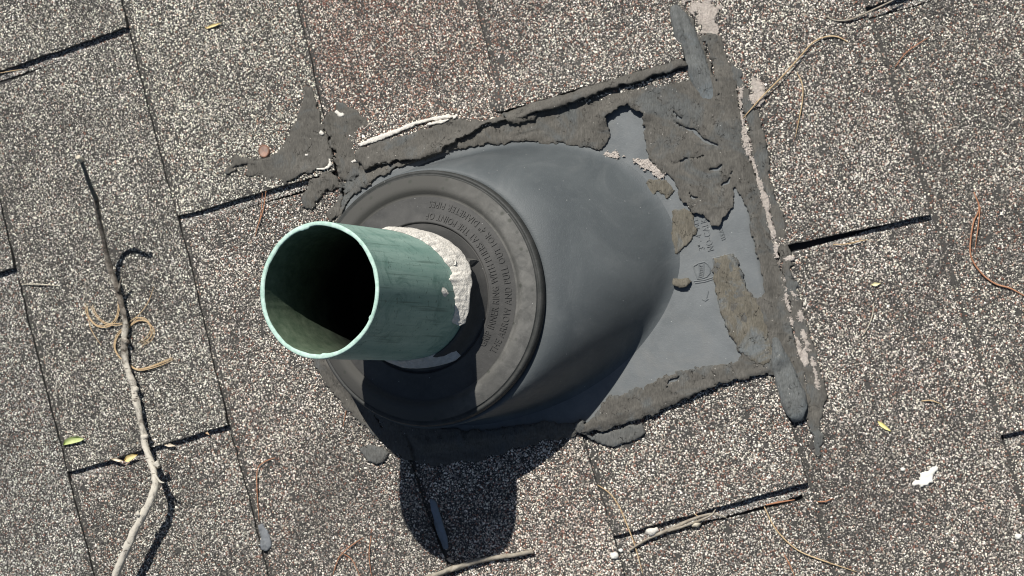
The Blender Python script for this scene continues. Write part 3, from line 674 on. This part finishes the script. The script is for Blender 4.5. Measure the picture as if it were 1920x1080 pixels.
patch('roof_cement', [[(1215, 337), (1240, 334), (1256, 344), (1262, 358), (1256, 366), (1250, 380), (1242, 366), (1232, 360), (1224, 368), (1218, 378), (1212, 360)]],
      TARW, 'small tan film of cement on the flange below the pale crumbs', thick=.5, seed=19, group=G_, rag=.9, rough=.2)
patch('roof_cement', [[(1262, 396), (1282, 392), (1300, 400), (1306, 430), (1300, 450), (1288, 462), (1278, 468), (1270, 478), (1265, 476), (1261, 445)]],
      TARW, 'tapered tan film of cement on the flange left of the embossed lettering', thick=.6, seed=20, group=G_, rag=.9, rough=.25)
patch('roof_cement', [[(1262, 521), (1278, 524), (1290, 520), (1297, 529), (1290, 538), (1275, 540), (1262, 534)]],
      TARW, 'small thick nub of cement alone on the flange beside the embossed shield', thick=2.6, seed=21, group=G_, rag=.5, tilt=([(1262, 534), (1290, 538)], 4, 2))
patch('roof_cement', [[(1340, 484), (1374, 479), (1386, 502), (1402, 545), (1424, 570), (1440, 620), (1452, 670), (1430, 684), (1396, 668), (1368, 630), (1353, 590), (1342, 545)]],
      TARW, 'broad tan layer of cement on the lower right of the flange', thick=1.0, z0=.9, seed=22, group=G_, rag=.9, rough=.35, cuts=[([(1385, 545), (1400, 540)], [.2, .3])])
patch('roof_cement', [[(672, 843), (690, 834), (715, 838), (728, 850), (722, 864), (705, 871), (685, 862)]],
      TARB, 'oval blob of cement alone on the granules below left of the flashing', thick=1.9, seed=23, group=G_, rag=.25)
patch('roof_cement', [[(1160, 806), (1175, 797), (1205, 796), (1209, 812), (1190, 827), (1165, 831), (1148, 839), (1120, 832), (1105, 822), (1118, 812), (1142, 808)]],
      TARB, 'oblong blob of cement on the granules under the lower edge of the band', thick=2.2, seed=24, group=G_, rag=.45)
patch('roof_cement', [[(1078, 793), (1092, 788), (1102, 800), (1104, 815), (1122, 826), (1112, 830), (1095, 815), (1084, 806)]],
      TARB, 'crumbled knot of cement at the lower corner of the flashing shadow', thick=3.2, seed=25, group=G_, rag=1.2)
patch('sealant_smear', [[(950, 160), (975, 155), (1010, 160), (1045, 178), (1030, 192), (990, 198), (958, 185)]],
      GSEAL, 'thin grey smear of sealant over granules above the top right lip', 'sealant', thick=.7, seed=26, rag=4.5, rough=.3)
patch('sealant_smear', [[(481, 982), (490, 984), (504, 1010), (506, 1024), (498, 1034), (487, 1032), (489, 1010)]],
      GSEAL, 'grey drip of sealant on a course edge at the lower left', 'sealant', thick=1.6, seed=27, rag=.5)
patch('rubber_strip', [[(803, 936), (814, 938), (826, 975), (836, 1010), (838, 1030), (832, 1030), (818, 998), (806, 958)]],
      m_plain('blue_grey_rubber', (.14, .17, .2), (.2, .24, .28), 10, .5, .0001), 'smooth blue grey rubber strip lying in the shadow of the pipe', 'rubber strip', thick=1.6, z0=.6, seed=28, rag=.1, rough=.1, flake=0)
GC = 'pale cracks and crumbs in the roof cement'
patch('pale_crack', [strip_px([(1390, 165), (1389, 210), (1394, 250), (1402, 285), (1418, 325), (1430, 365), (1440, 405), (1450, 445), (1456, 482)], [4, 8, 7, 12, 10, 9, 9, 6, 3])],
      PINK, 'long pale pinkish gritty crack down the right side of the cement', 'crack filler', thick=1.8, seed=30, rag=1.25, group=GC, rough=.8, grit=.9)
patch('pale_crack', [strip_px([(1466, 520), (1474, 560), (1482, 600), (1492, 640), (1500, 665)], [3, 6, 9, 9, 3]), strip_px([(1484, 545), (1498, 590), (1512, 640), (1526, 690), (1532, 730)], [3, 5, 7, 6, 3])],
      PINK, 'short pale gritty cracks side by side low on the right side of the cement', 'crack filler', thick=1.7, seed=31, rag=1.3, group=GC, rough=.8, grit=.9)
patch('pale_grit', [[(1284, -5), (1330, -5), (1350, 40), (1348, 62), (1322, 62), (1305, 48)]], PINK, 'pale gritty crumbs at the top beside the cement bead', 'grit', thick=1.0, seed=32, rag=3.5, group=GC, rough=.8, grit=.9)
patch('pale_grit', [[(1410, 140), (1425, 142), (1434, 165), (1430, 190), (1418, 198), (1408, 178)]], PINK, 'pale gritty lump under the end of the long pine needle', 'grit', thick=1.6, seed=33, rag=1.5, group=GC, rough=.8, grit=.9)
patch('pale_grit', [[(1498, 655), (1510, 650), (1518, 680), (1508, 690), (1499, 675)]], PINK, 'pale oval grit patch low in the outer strip', 'grit', thick=1.6, seed=34, rag=.8, group=GC)
patch('pale_grit', strip_px and [strip_px([(1135, 288), (1160, 292), (1185, 296), (1208, 304), (1228, 320), (1246, 330)], [4, 4, 4, 11, 14, 9])], PINK, 'pale crumbly line along the edge of the dome under the hole in the cement', 'grit', thick=1.2, seed=35, rag=1.0, group=GC, grit=.6)
patch('pale_flake', [strip_px([(672, 272), (700, 263), (740, 247), (780, 231), (820, 221), (858, 219)], [5, 9, 8, 6, 7, 2])], CREAM, 'long cream curl of sealant along the top of the raised strip', 'sealant', thick=1.8, z0=3.6, seed=36, rag=.4, group=GC)
patch('pale_flake', [strip_px([(802, 234), (830, 229), (856, 220)], [3, 5, 2])], CREAM, 'short second cream curl beside the right end of the long curl', 'sealant', thick=1.2, z0=4.6, seed=37, rag=.4, group=GC)
patch('pale_flake', [strip_px([(682, 314), (705, 306), (732, 302)], [3, 6, 2])], CREAM, 'pale flake tucked under the left end of the raised strip', 'sealant', thick=1.0, z0=2.4, seed=38, rag=.4, group=GC)
patch('pale_flake', [strip_px([(658, 304), (668, 299), (676, 292)], [3, 7, 3])], CREAM, 'bright cream flake left of the raised strip', 'sealant', thick=1.2, z0=1.5, seed=39, rag=.4, group=GC)
patch('pale_flake', [strip_px([(628, 208), (634, 216), (643, 216)], [4, 7, 5])], CREAM, 'pale chip on the upper middle patch', 'sealant', thick=1.2, z0=1.5, seed=40, rag=.5, group=GC)
patch('pale_flake', [strip_px([(594, 317), (610, 317), (621, 309), (619, 297)], [3, 4, 5, 3])], CREAM, 'pale hooked flake at the lower right tip of the triangular patch', 'sealant', thick=1.0, z0=3.4, seed=41, rag=.3, group=GC)
patch('pale_flake', [strip_px([(600, 248), (607, 252)], [6, 5])], CREAM, 'small pale chip on the right edge of the triangular patch', 'sealant', thick=1.2, z0=1.5, seed=42, rag=.3, group=GC)
patch('pale_flake', [strip_px([(567, 287), (573, 292), (579, 290)], [3, 4, 3])], CREAM, 'tiny pale chip in the middle of the triangular patch', 'sealant', thick=.9, z0=1.5, seed=43, rag=.3, group=GC)
patch('pale_flake', [strip_px([(1161, 162), (1166, 172), (1170, 181)], [4, 4, 3]), strip_px([(1170, 182), (1180, 180), (1183, 174)], [3, 3, 2])], CREAM, 'pale curl of sealant hanging below the top right lip', 'sealant', thick=1.2, z0=1.5, seed=44, rag=.3, group=GC)
patch('pale_flake', [[(1465, 484), (1476, 478), (1490, 480), (1488, 488), (1472, 492)]], PINK, 'flat pale chip at the left end of the right hand slot', 'sealant', thick=1.6, seed=45, rag=.4, group=GC)
patch('paint_spot', [[(1708, 912), (1716, 903), (1727, 901), (1731, 890), (1742, 882), (1755, 876), (1754, 884), (1745, 892), (1746, 903), (1740, 912), (1730, 912), (1720, 908)]],
      m_plain('white_paint', (.78, .76, .68), (.86, .84, .76), 3, .6, .0005), 'white splash of dropping or paint on the granules at the lower right', 'white spot', thick=.8, seed=46, rag=.9, rough=.5)
print('patches done')

# ------------------------------------------------------------------ branch, twigs, needles, leaves, chips
def spline(p, n):
    p = np.array(p, float); t = np.arange(len(p)); tt = np.linspace(0, len(p)-1, n); pp = np.vstack([2*p[0]-p[1], p, 2*p[-1]-p[-2]])
    i = np.minimum(tt.astype(int), len(p)-2); f = (tt-i)[:, None]
    a, b, c, d = pp[i], pp[i+1], pp[i+2], pp[i+3]
    return .5*((2*b)+(c-a)*f+(2*a-5*b+4*c-d)*f*f+(3*b-a-3*c+d)*f**3)
def tube(name, pts, rad, mat, n=60, seg=10, bump=0.0, parent=None, seed=0, cap=True):
    """pts (px, py, height above the roof), rad per point"""
    p = spline(np.column_stack([np.array(pts, float), rad]), n)
    zr = 0
    Q = P(p[:, :2], 4); zr = zroof(Q[:, 0], Q[:, 1])
    Q = P(p[:, :2], zr+p[:, 2]); r = np.maximum(p[:, 3], .1)
    T = np.gradient(Q, axis=0); T /= np.linalg.norm(T, axis=1)[:, None]+1e-9
    A = np.cross(T, [0, 0, 1.]); A /= np.linalg.norm(A, axis=1)[:, None]+1e-9; B = np.cross(A, T)
    a = np.linspace(0, 2*np.pi, seg, endpoint=False); rows = []
    for i in range(n):
        rr = r[i]*(1+bump*fbm(np.cos(a)*1.3+i*.35, np.sin(a)*1.3+seed, 3, seed))
        rows.append(Q[i]+(np.cos(a)*rr)[:, None]*A[i]+(np.sin(a)*rr)[:, None]*B[i])
    V = np.concatenate(rows+[Q[:1], Q[-1:]]); f = [tuple(x) for x in grid_faces(n, seg, True)]
    for j in range(seg): f.append((n*seg, (j+1) % seg, j)); f.append((n*seg+1, (n-1)*seg+j, (n-1)*seg+(j+1) % seg))
    return mesh(name, V, f, mat, parent)
def m_bark():
    m = NT('lichen_bark', .85, .2)
    c = m.mix(m.ramp(m.noise(7, 7, .7), [(.4, 0.0), (.62, 1.0)]), (.075, .062, .05), (.27, .24, .2))
    sx = m.n('ShaderNodeSeparateXYZ'); m.l(m.co, sx.inputs[0])
    lf = m.math('ADD', m.noise(15, 6, .75), m.math('MULTIPLY', sx.outputs[1], -1.15))
    c = m.mix(m.ramp(lf, [(.46, 0.0), (.6, 1.0)]), c, (.56, .52, .44))
    c = m.mix(m.ramp(m.noise(3.5, 3, .6, m.map((.35, 1.6, 1))), [(.62, 0.0), (.68, 1.0)]), c, (.09, .075, .06))
    c = m.mix(m.ramp(m.noise(2.5, 5, .8), [(.6, 0.0), (.72, 1.0)]), c, (.05, .042, .035))
    m.color(c); m.bump(m.noise(3, 7, .75), .0011); return m.m
BARK = m_bark()
DBARK = m_plain('dark_bark', (.05, .055, .055), (.17, .18, .17), 4, .85, .0008)
WOOD = m_plain('broken_wood', (.5, .45, .34), (.66, .6, .48), 2, .85, .0004)
br = empty('fallen_branch', P((236, 650), 4)[0])
tag(br, 'long bare knobbly branch with pale lichen bark lying on the left of the roof', 'branch')
main = [(152, 301, 92), (160, 322, 82), (168, 345, 68), (180, 372, 52), (184, 400, 40), (192, 440, 26), (203, 490, 13), (216, 530, 7), (224, 555, 6), (234, 600, 5.5), (233, 645, 5), (236, 680, 5), (249, 720, 6), (256, 755, 7), (266, 800, 8), (274, 840, 9.5), (287, 880, 15), (291, 905, 22), (284, 935, 25), (272, 958, 25), (258, 985, 25), (245, 1012, 25), (226, 1055, 24), (205, 1110, 23)]
rad = [1.7, 1.9, 2.1, 2.3, 2.2, 2.3, 2.6, 2.9, 2.6, 2.9, 3.0, 3.3, 3.2, 3.6, 3.4, 3.6, 4.1, 3.9, 4.0, 4.3, 4.2, 4.5, 4.4, 4.8]
rad = [a*(.82-.14*sstep(i_, 9, 18)) for i_, a in enumerate(rad)]
tube('bark', main[3:], rad[3:], BARK, 190, 16, .5, br, 2)
tube('bark', main[:4], rad[:4], DBARK, 30, 12, .25, br, 3)['label'] = 'dark bluish upper end of the branch'
tube('broken_tip', [(146, 294, 96), (153, 301, 92)], [2.1, 2.0], WOOD, 6, 10, .3, br, 4)
tube('side_stub', [(290, 890, 22), (300, 903, 23), (308, 905, 24)], [1.2, .8, .4], BARK, 8, 7, .3, br, 5)
tube('side_stub', [(222, 548, 8), (226, 530, 12), (229, 520, 14)], [1.4, 1.0, .6], BARK, 8, 7, .3, br, 6)
tube('side_stub', [(236, 680, 5), (229, 672, 6)], [2.2, 1.2], BARK, 6, 8, .3, br, 7)
for k, (a, b) in enumerate((((252, 732, 6), (258, 728, 8)), ((268, 820, 9), (276, 818, 11)), ((293, 868, 15), (298, 876, 16)), ((262, 962, 26), (255, 966, 27)), ((233, 640, 6), (242, 642, 7)))):
    tube('bark_knob', [a, b], [3.2, 1.6], BARK, 6, 8, .5, br, 10+k)
STICK = m_plain('grey_stick', (.2, .17, .13), (.42, .38, .31), 5, .85, .0007, (1, 1, 1))
def top(o, label, cat, group=None): return tag(o, label, cat, group)
top(tube('twig', [(795, 1086, 3), (850, 1066, 4), (905, 1050, 3.4), (950, 1043, 3.2), (1000, 1034, 3.6)], [2.0, 2.1, 1.8, 1.7, 1.6], STICK, 60, 10, .35), 'straight bare stick at the bottom edge below the pipe shadow', 'twig')
tw = empty('twig', P((1260, 992), 4)[0]); top(tw, 'thin forked pale twig tucked under the shingle slot at the lower right', 'twig')
tube('stem', [(1180, 1032, 2.5), (1212, 1012, 3), (1262, 990, 3), (1300, 973, 3.5), (1335, 964, 4), (1362, 970, 3)], [.8, 1.0, 1.3, 1.1, .9, .6], STICK, 50, 8, .3, tw)
tube('stem', [(1252, 996, 3), (1290, 984, 4), (1330, 968, 5), (1342, 955, 5)], [1.1, .9, .7, .4], STICK, 30, 8, .3, tw)
tube('knot', [(1212, 996, 2.2), (1222, 997, 3.4), (1234, 992, 2.8)], [1.2, 3.2, 1.4], CREAM, 14, 10, .4, tw)
tube('knot', [(1298, 986, 2), (1306, 983, 3), (1314, 981, 2)], [1.0, 2.2, 1.0], WOOD, 12, 10, .4, tw)
top(tube('twig', [(1548, 30, 1.2), (1566, 38, 1.5), (1592, 37, 2), (1620, 26, 3), (1640, 17, 4), (1668, 4, 4), (1690, -8, 4)], [.5, .6, .7, .7, .7, .7, .6], STICK, 50, 7, .3), 'thin grey curved twig at the top right corner by the slot', 'twig')
STRAW = m_plain('dry_needle', (.4, .26, .13), (.62, .48, .3), 12, .6, .0001)
RUST = m_plain('rusty_needle', (.3, .13, .07), (.5, .26, .15), 9, .6, .0001)
def needle(pts, label, mat=STRAW, r=.36, group='dry pine needles scattered on the roof', h=None):
    n_ = len(pts); hs = h or [1.2+1.2*math.sin(math.pi*i/max(1, n_-1)) for i in range(n_)]
    o = tube('pine_needle', [(a, b, c) for (a, b), c in zip(pts, hs)], [r*.7]+[r]*(n_-2)+[r*.45], mat, 36, 6, .05, seed=n_)
    tag(o, label, 'pine needle', group)
GB = 'dry pine needles coiled round the branch'
def vary(pts, k, amp=5): return [(a+amp*math.sin(k*2.1+i*.5)*.5+k*.9, b+amp*math.cos(k*1.7+i*.4)*.5+k*.5) for i, (a, b) in enumerate(pts)]
for k in range(3): needle(vary([(219, 548), (222, 580), (214, 602), (197, 613), (178, 609), (164, 592), (160, 570)], k), 'dry straw coloured pine needle curling left from the branch in an open loop', group=GB)
for k in range(2): needle(vary([(170, 572), (180, 592), (196, 606), (216, 609), (240, 606)], k), 'dry pine needle crossing the left loop towards the branch', group=GB)
for k in range(4): needle(vary([(238, 612), (255, 598), (272, 600), (283, 615), (279, 632), (262, 645)], k, 7), 'dry pine needle arching in a tight loop right of the branch', group=GB)
for k in range(3): needle(vary([(237, 610), (220, 628), (214, 650), (222, 668), (236, 680)], k), 'dry pine needle hooking down the left side of the branch', group=GB)
for k in range(4): needle(vary([(242, 684), (256, 692), (276, 689), (300, 681), (322, 671)], k, 3), 'dry pine needle lying low right of the branch in a sheaf', group=GB)
needle([(243, 604), (262, 588), (278, 566), (288, 538)], 'single faint pine needle rising to the upper right of the coils', r=.35)
needle([(166, 600), (172, 620), (190, 648)], 'short pine needle trailing below the left coil', r=.4)
N = needle
N([(499, 358), (493, 395), (483, 425), (478, 445)], 'reddish pine needle crossing the slot just left of the pipe', RUST, .45)
N([(492, 362), (489, 400), (480, 438)], 'thinner reddish pine needle beside the one left of the pipe', RUST, .3)
N([(1393, 222), (1432, 178), (1470, 140), (1502, 104), (1524, 80), (1548, 69), (1570, 69), (1592, 80)], 'long tan pine needle with its foot on the pale crack at upper right', STRAW, .52, h=[2.5, 4, 4, 3, 2.4, 2, 1.6, 1.4])
N([(1494, 135), (1504, 158), (1505, 185), (1499, 220), (1491, 258)], 'curved straw pine needle standing alone right of the long tan one', STRAW, .42)
N([(1678, 126), (1698, 100), (1722, 82), (1742, 70)], 'faint reddish pine needle near the top right', RUST, .4)
N([(1826, 360), (1836, 390), (1826, 415), (1820, 450), (1821, 482), (1840, 512), (1866, 532), (1895, 541), (1930, 560)], 'long orange pine needle bending across the right edge', RUST, .6)
N([(1838, 388), (1834, 425), (1828, 468)], 'short orange pine needle crossing the long one at the right edge', RUST, .5)
N([(1562, 459), (1590, 457), (1612, 452), (1628, 449)], 'small straw needle just below the right hand slot', STRAW, .42)
N([(1120, 909), (1142, 924), (1160, 948), (1176, 985), (1190, 1022), (1206, 1078)], 'tan pine needle crossing the lower slot by the forked twig', STRAW, .5, h=[1.2, 1.8, 2, 2.2, 2, 1.6])
N([(1433, 950), (1450, 985), (1472, 1012), (1500, 1034), (1545, 1052), (1606, 1072)], 'long golden pine needle sweeping to the bottom right', STRAW, .52)
N([(1436, 947), (1460, 942), (1490, 937)], 'short orange needle under the right end of the lower slot', RUST, .7)
N([(1533, 941), (1548, 940), (1560, 935)], 'tiny orange needle right of the lower slot', RUST, .6)
N([(1470, 1040), (1480, 1058), (1492, 1084)], 'short pinkish needle near the bottom edge left of the golden one', RUST, .5)
N([(956, 242), (975, 245), (996, 240), (1014, 230)], 'bright straw needle resting on the cement above the dome', STRAW, .6, h=[3, 3, 4, 5])
N([(40, 533), (75, 533), (112, 536)], 'grey tan needle lying level at the left edge', WOOD, .45)
N([(1638, 568), (1636, 590), (1628, 612), (1618, 628)], 'grey needle lying alone between the right slot and the white spot', WOOD, .4)
N([(516, 858), (496, 866), (483, 880), (482, 920), (486, 978)], 'orange needle hooked along the course edge at lower left', RUST, .45)
N([(624, 1078), (636, 1045), (660, 1022), (682, 1008)], 'rusty needle at the bottom left of the pipe shadow', RUST, .45)
N([(640, 1036), (660, 1050), (676, 1082)], 'rusty needle crossing another at the bottom left of the shadow', RUST, .4)
N([(696, 1005), (692, 1040), (697, 1084)], 'upright rusty needle just left of the pipe shadow', RUST, .4)
N([(650, 765), (643, 800)], 'short brown needle on the granules below the collar', RUST, .5)
N([(0, 137), (22, 133), (42, 130)], 'straw needle at the left edge under the top slot', STRAW, .42)
N([(1300, 962), (1312, 970), (1326, 975)], 'short broken needle caught in the lower slot', STRAW, .4)
N([(1728, 752), (1745, 751), (1764, 757)], 'pale straw needle lying alone at right of the cement tail', STRAW, .55)
N([(1765, 757), (1771, 766)], 'tiny pale needle scrap touching the end of the lone straw needle', STRAW, .35)
def leaf(pts_px, mat, label, name='leaf', cat='leaf', h=(1.5, 3), curl=1.5):
    p = np.array(pts_px, float); n_ = 7; (a, b) = p[0], p[-1]
    # outline points upper then lower, joined by cross strips
    m_ = len(p)//2; up = p[:m_+1]; lo = np.vstack([p[:1], p[m_:][::-1]]); t = np.linspace(0, 1, 14)
    def rs(q_): q_ = np.array(q_); s_ = np.r_[0, np.cumsum(np.hypot(*np.diff(q_, axis=0).T))]; return np.column_stack([np.interp(t*s_[-1], s_, q_[:, 0]), np.interp(t*s_[-1], s_, q_[:, 1])])
    A = rs(up); B = rs(lo); rows = []
    for k in np.linspace(0, 1, n_):
        q_ = A*(1-k)+B*k; Q = P(q_, 4); z = zroof(Q[:, 0], Q[:, 1])+h[0]+(h[1]-h[0])*t+curl*(2*abs(k-.5))**2+.3*fbm(Q[:, 0]/4, Q[:, 1]/4, 2, 3); rows.append(P(q_, z))
    V = np.array(rows).reshape(-1, 3); n0 = len(V); f = [tuple(x) for x in grid_faces(n_, 14)]
    V2 = V-[0, 0, .35]; ff_ = f+[tuple(x+n0 for x in g[::-1]) for g in f]
    return tag(mesh(name, np.concatenate([V, V2]), ff_, mat, None), label, cat)
leaf([(118, 835), (121, 825), (132, 819), (147, 818), (158, 823), (150, 828), (134, 832)], m_plain('green_leaf', (.34, .42, .14), (.56, .6, .3), 6, .5, .0002), 'small curled bright green leaf beside a course edge at the far left', 'leaf')
leaf([(232, 864), (236, 855), (247, 851), (259, 852), (250, 860), (240, 867)], m_plain('yellow_leaf', (.6, .48, .2), (.74, .62, .34), 5, .55, .0002), 'torn yellow leaf scrap under the slot left of the branch', 'leaf')
leaf([(206, 861), (216, 858), (232, 864), (222, 866)], m_plain('pale_leaf', (.6, .5, .38), (.75, .68, .55), 5, .7, .0002), 'narrow pale dry leaf scrap touching the yellow scrap', 'leaf')
leaf([(384, 52), (398, 45), (416, 42), (404, 49), (388, 54)], m_plain('straw_chip', (.6, .46, .2), (.75, .62, .32), 5, .6, .0002), 'tan sliver on the granules at the top left', 'chip', 'chip', (1.2, 2), .6)
leaf([(1645, 789), (1655, 793), (1664, 801), (1671, 809), (1660, 805), (1650, 799)], m_plain('yellow_sliver', (.66, .58, .18), (.8, .74, .36), 5, .6, .0002), 'narrow yellow leaf sliver left of the white spot', 'leaf', 'leaf', (1.2, 2), .6)
leaf([(1632, 534), (1640, 529), (1652, 531), (1642, 537)], m_plain('seed_husk', (.6, .55, .3), (.75, .7, .45), 5, .6, .0002), 'pale oval seed husk on the granules below the right slot', 'seed', 'seed', (1.2, 1.8), .5)
leaf([(384+1, 812), (378, 808), (387, 806), (393, 816)], m_plain('orange_scrap', (.55, .36, .2), (.7, .52, .34), 5, .6, .0002), 'small orange scrap in the slot right of the branch', 'leaf', 'leaf', (.3, 1), .4)
leaf([(306, 834), (318, 831), (330, 836), (316, 838)], m_plain('tan_scrap', (.5, .42, .32), (.66, .58, .45), 5, .6, .0002), 'tan bark scrap in the slot against the branch shadow', 'chip', 'chip', (.5, 1), .4)
leaf([(836, 1048), (842, 1045), (852, 1053), (846, 1056)], m_plain('brown_scrap', (.4, .33, .26), (.5, .44, .36), 5, .6, .0002), 'small brown chip in the pipe shadow above the straight stick', 'chip', 'chip', (1, 2), .4)
def stone(px, py, r, mat, name, label, cat, flat=.6, seed=0, group=None):
    n_ = 10; m_ = 14; Q = P((px, py), 4)[0]; z = float(zroof(Q[0:1], Q[1:2])[0]); c = P((px, py), z+r*flat*.6)[0]; V = []
    for i in range(n_+1):
        a = math.pi*i/n_
        for j in range(m_):
            b = 2*math.pi*j/m_; d = np.array([math.sin(a)*math.cos(b), math.sin(a)*math.sin(b), math.cos(a)])
            k = 1+.28*mnoise.noise(Vector(d*1.6+np.array([seed*3.1, 0, 0]))); V.append(c+d*np.array([r, r*.8, r*flat])*k)
    return tag(mesh(name, V, [tuple(x) for x in grid_faces(n_+1, m_, True)], mat), label, cat, group)
PEB = m_plain('white_pebble', (.7, .68, .6), (.85, .83, .76), 2, .7, .0004)
stone(1152, 1042, 3.4, PEB, 'pebble', 'white pebble, the larger of two near the bottom under the forked twig', 'pebble', seed=1)
stone(1164, 1032, 1.9, PEB, 'pebble', 'tiny white pebble just upper right of the larger one', 'pebble', seed=2)
stone(1909, 1006, 2.6, PEB, 'pebble', 'white pebble at the lower right edge', 'pebble', seed=3)
stone(1693, 880, 1.8, PEB, 'pebble', 'small white pebble just left of the white splash', 'pebble', seed=4)
for k, (a, b, r) in enumerate([(648, 318, 0)]): pass
# rusty disc: shallow ring with dark centre
dc = P((493, 283), 6)[0]; dz = float(zroof(dc[0:1], dc[1:2])[0])+.8; t2 = np.linspace(0, 2*np.pi, 40, endpoint=False)
def dring(r, h): return np.column_stack([dc[0]+r*np.cos(t2)*.92, dc[1]+r*np.sin(t2), np.full(40, dz+h)+.5*np.cos(t2)])
disc = empty('rusty_disc', (dc[0], dc[1], dz)); tag(disc, 'small round rusty disc pressed in at the edge of the triangular cement patch', 'metal disc')
mesh('disc_face', np.concatenate([dring(.1, .7), dring(2.5, .8), dring(4.0, 1.1)]), grid_faces(3, 40, True), m_plain('rust_face', (.2, .17, .15), (.45, .27, .2), 9, .8, .0004), disc)
mesh('disc_rim', np.concatenate([dring(4.0, 1.1), dring(4.6, 1.4), dring(5.2, 1.0), dring(5.3, -1.2)]), grid_faces(4, 40, True), m_plain('rust_rim', (.12, .08, .06), (.3, .16, .11), 4, .8, .0004), disc)
print('scene done', sum(len(o.data.polygons) for o in sc.objects if o.type == 'MESH'))
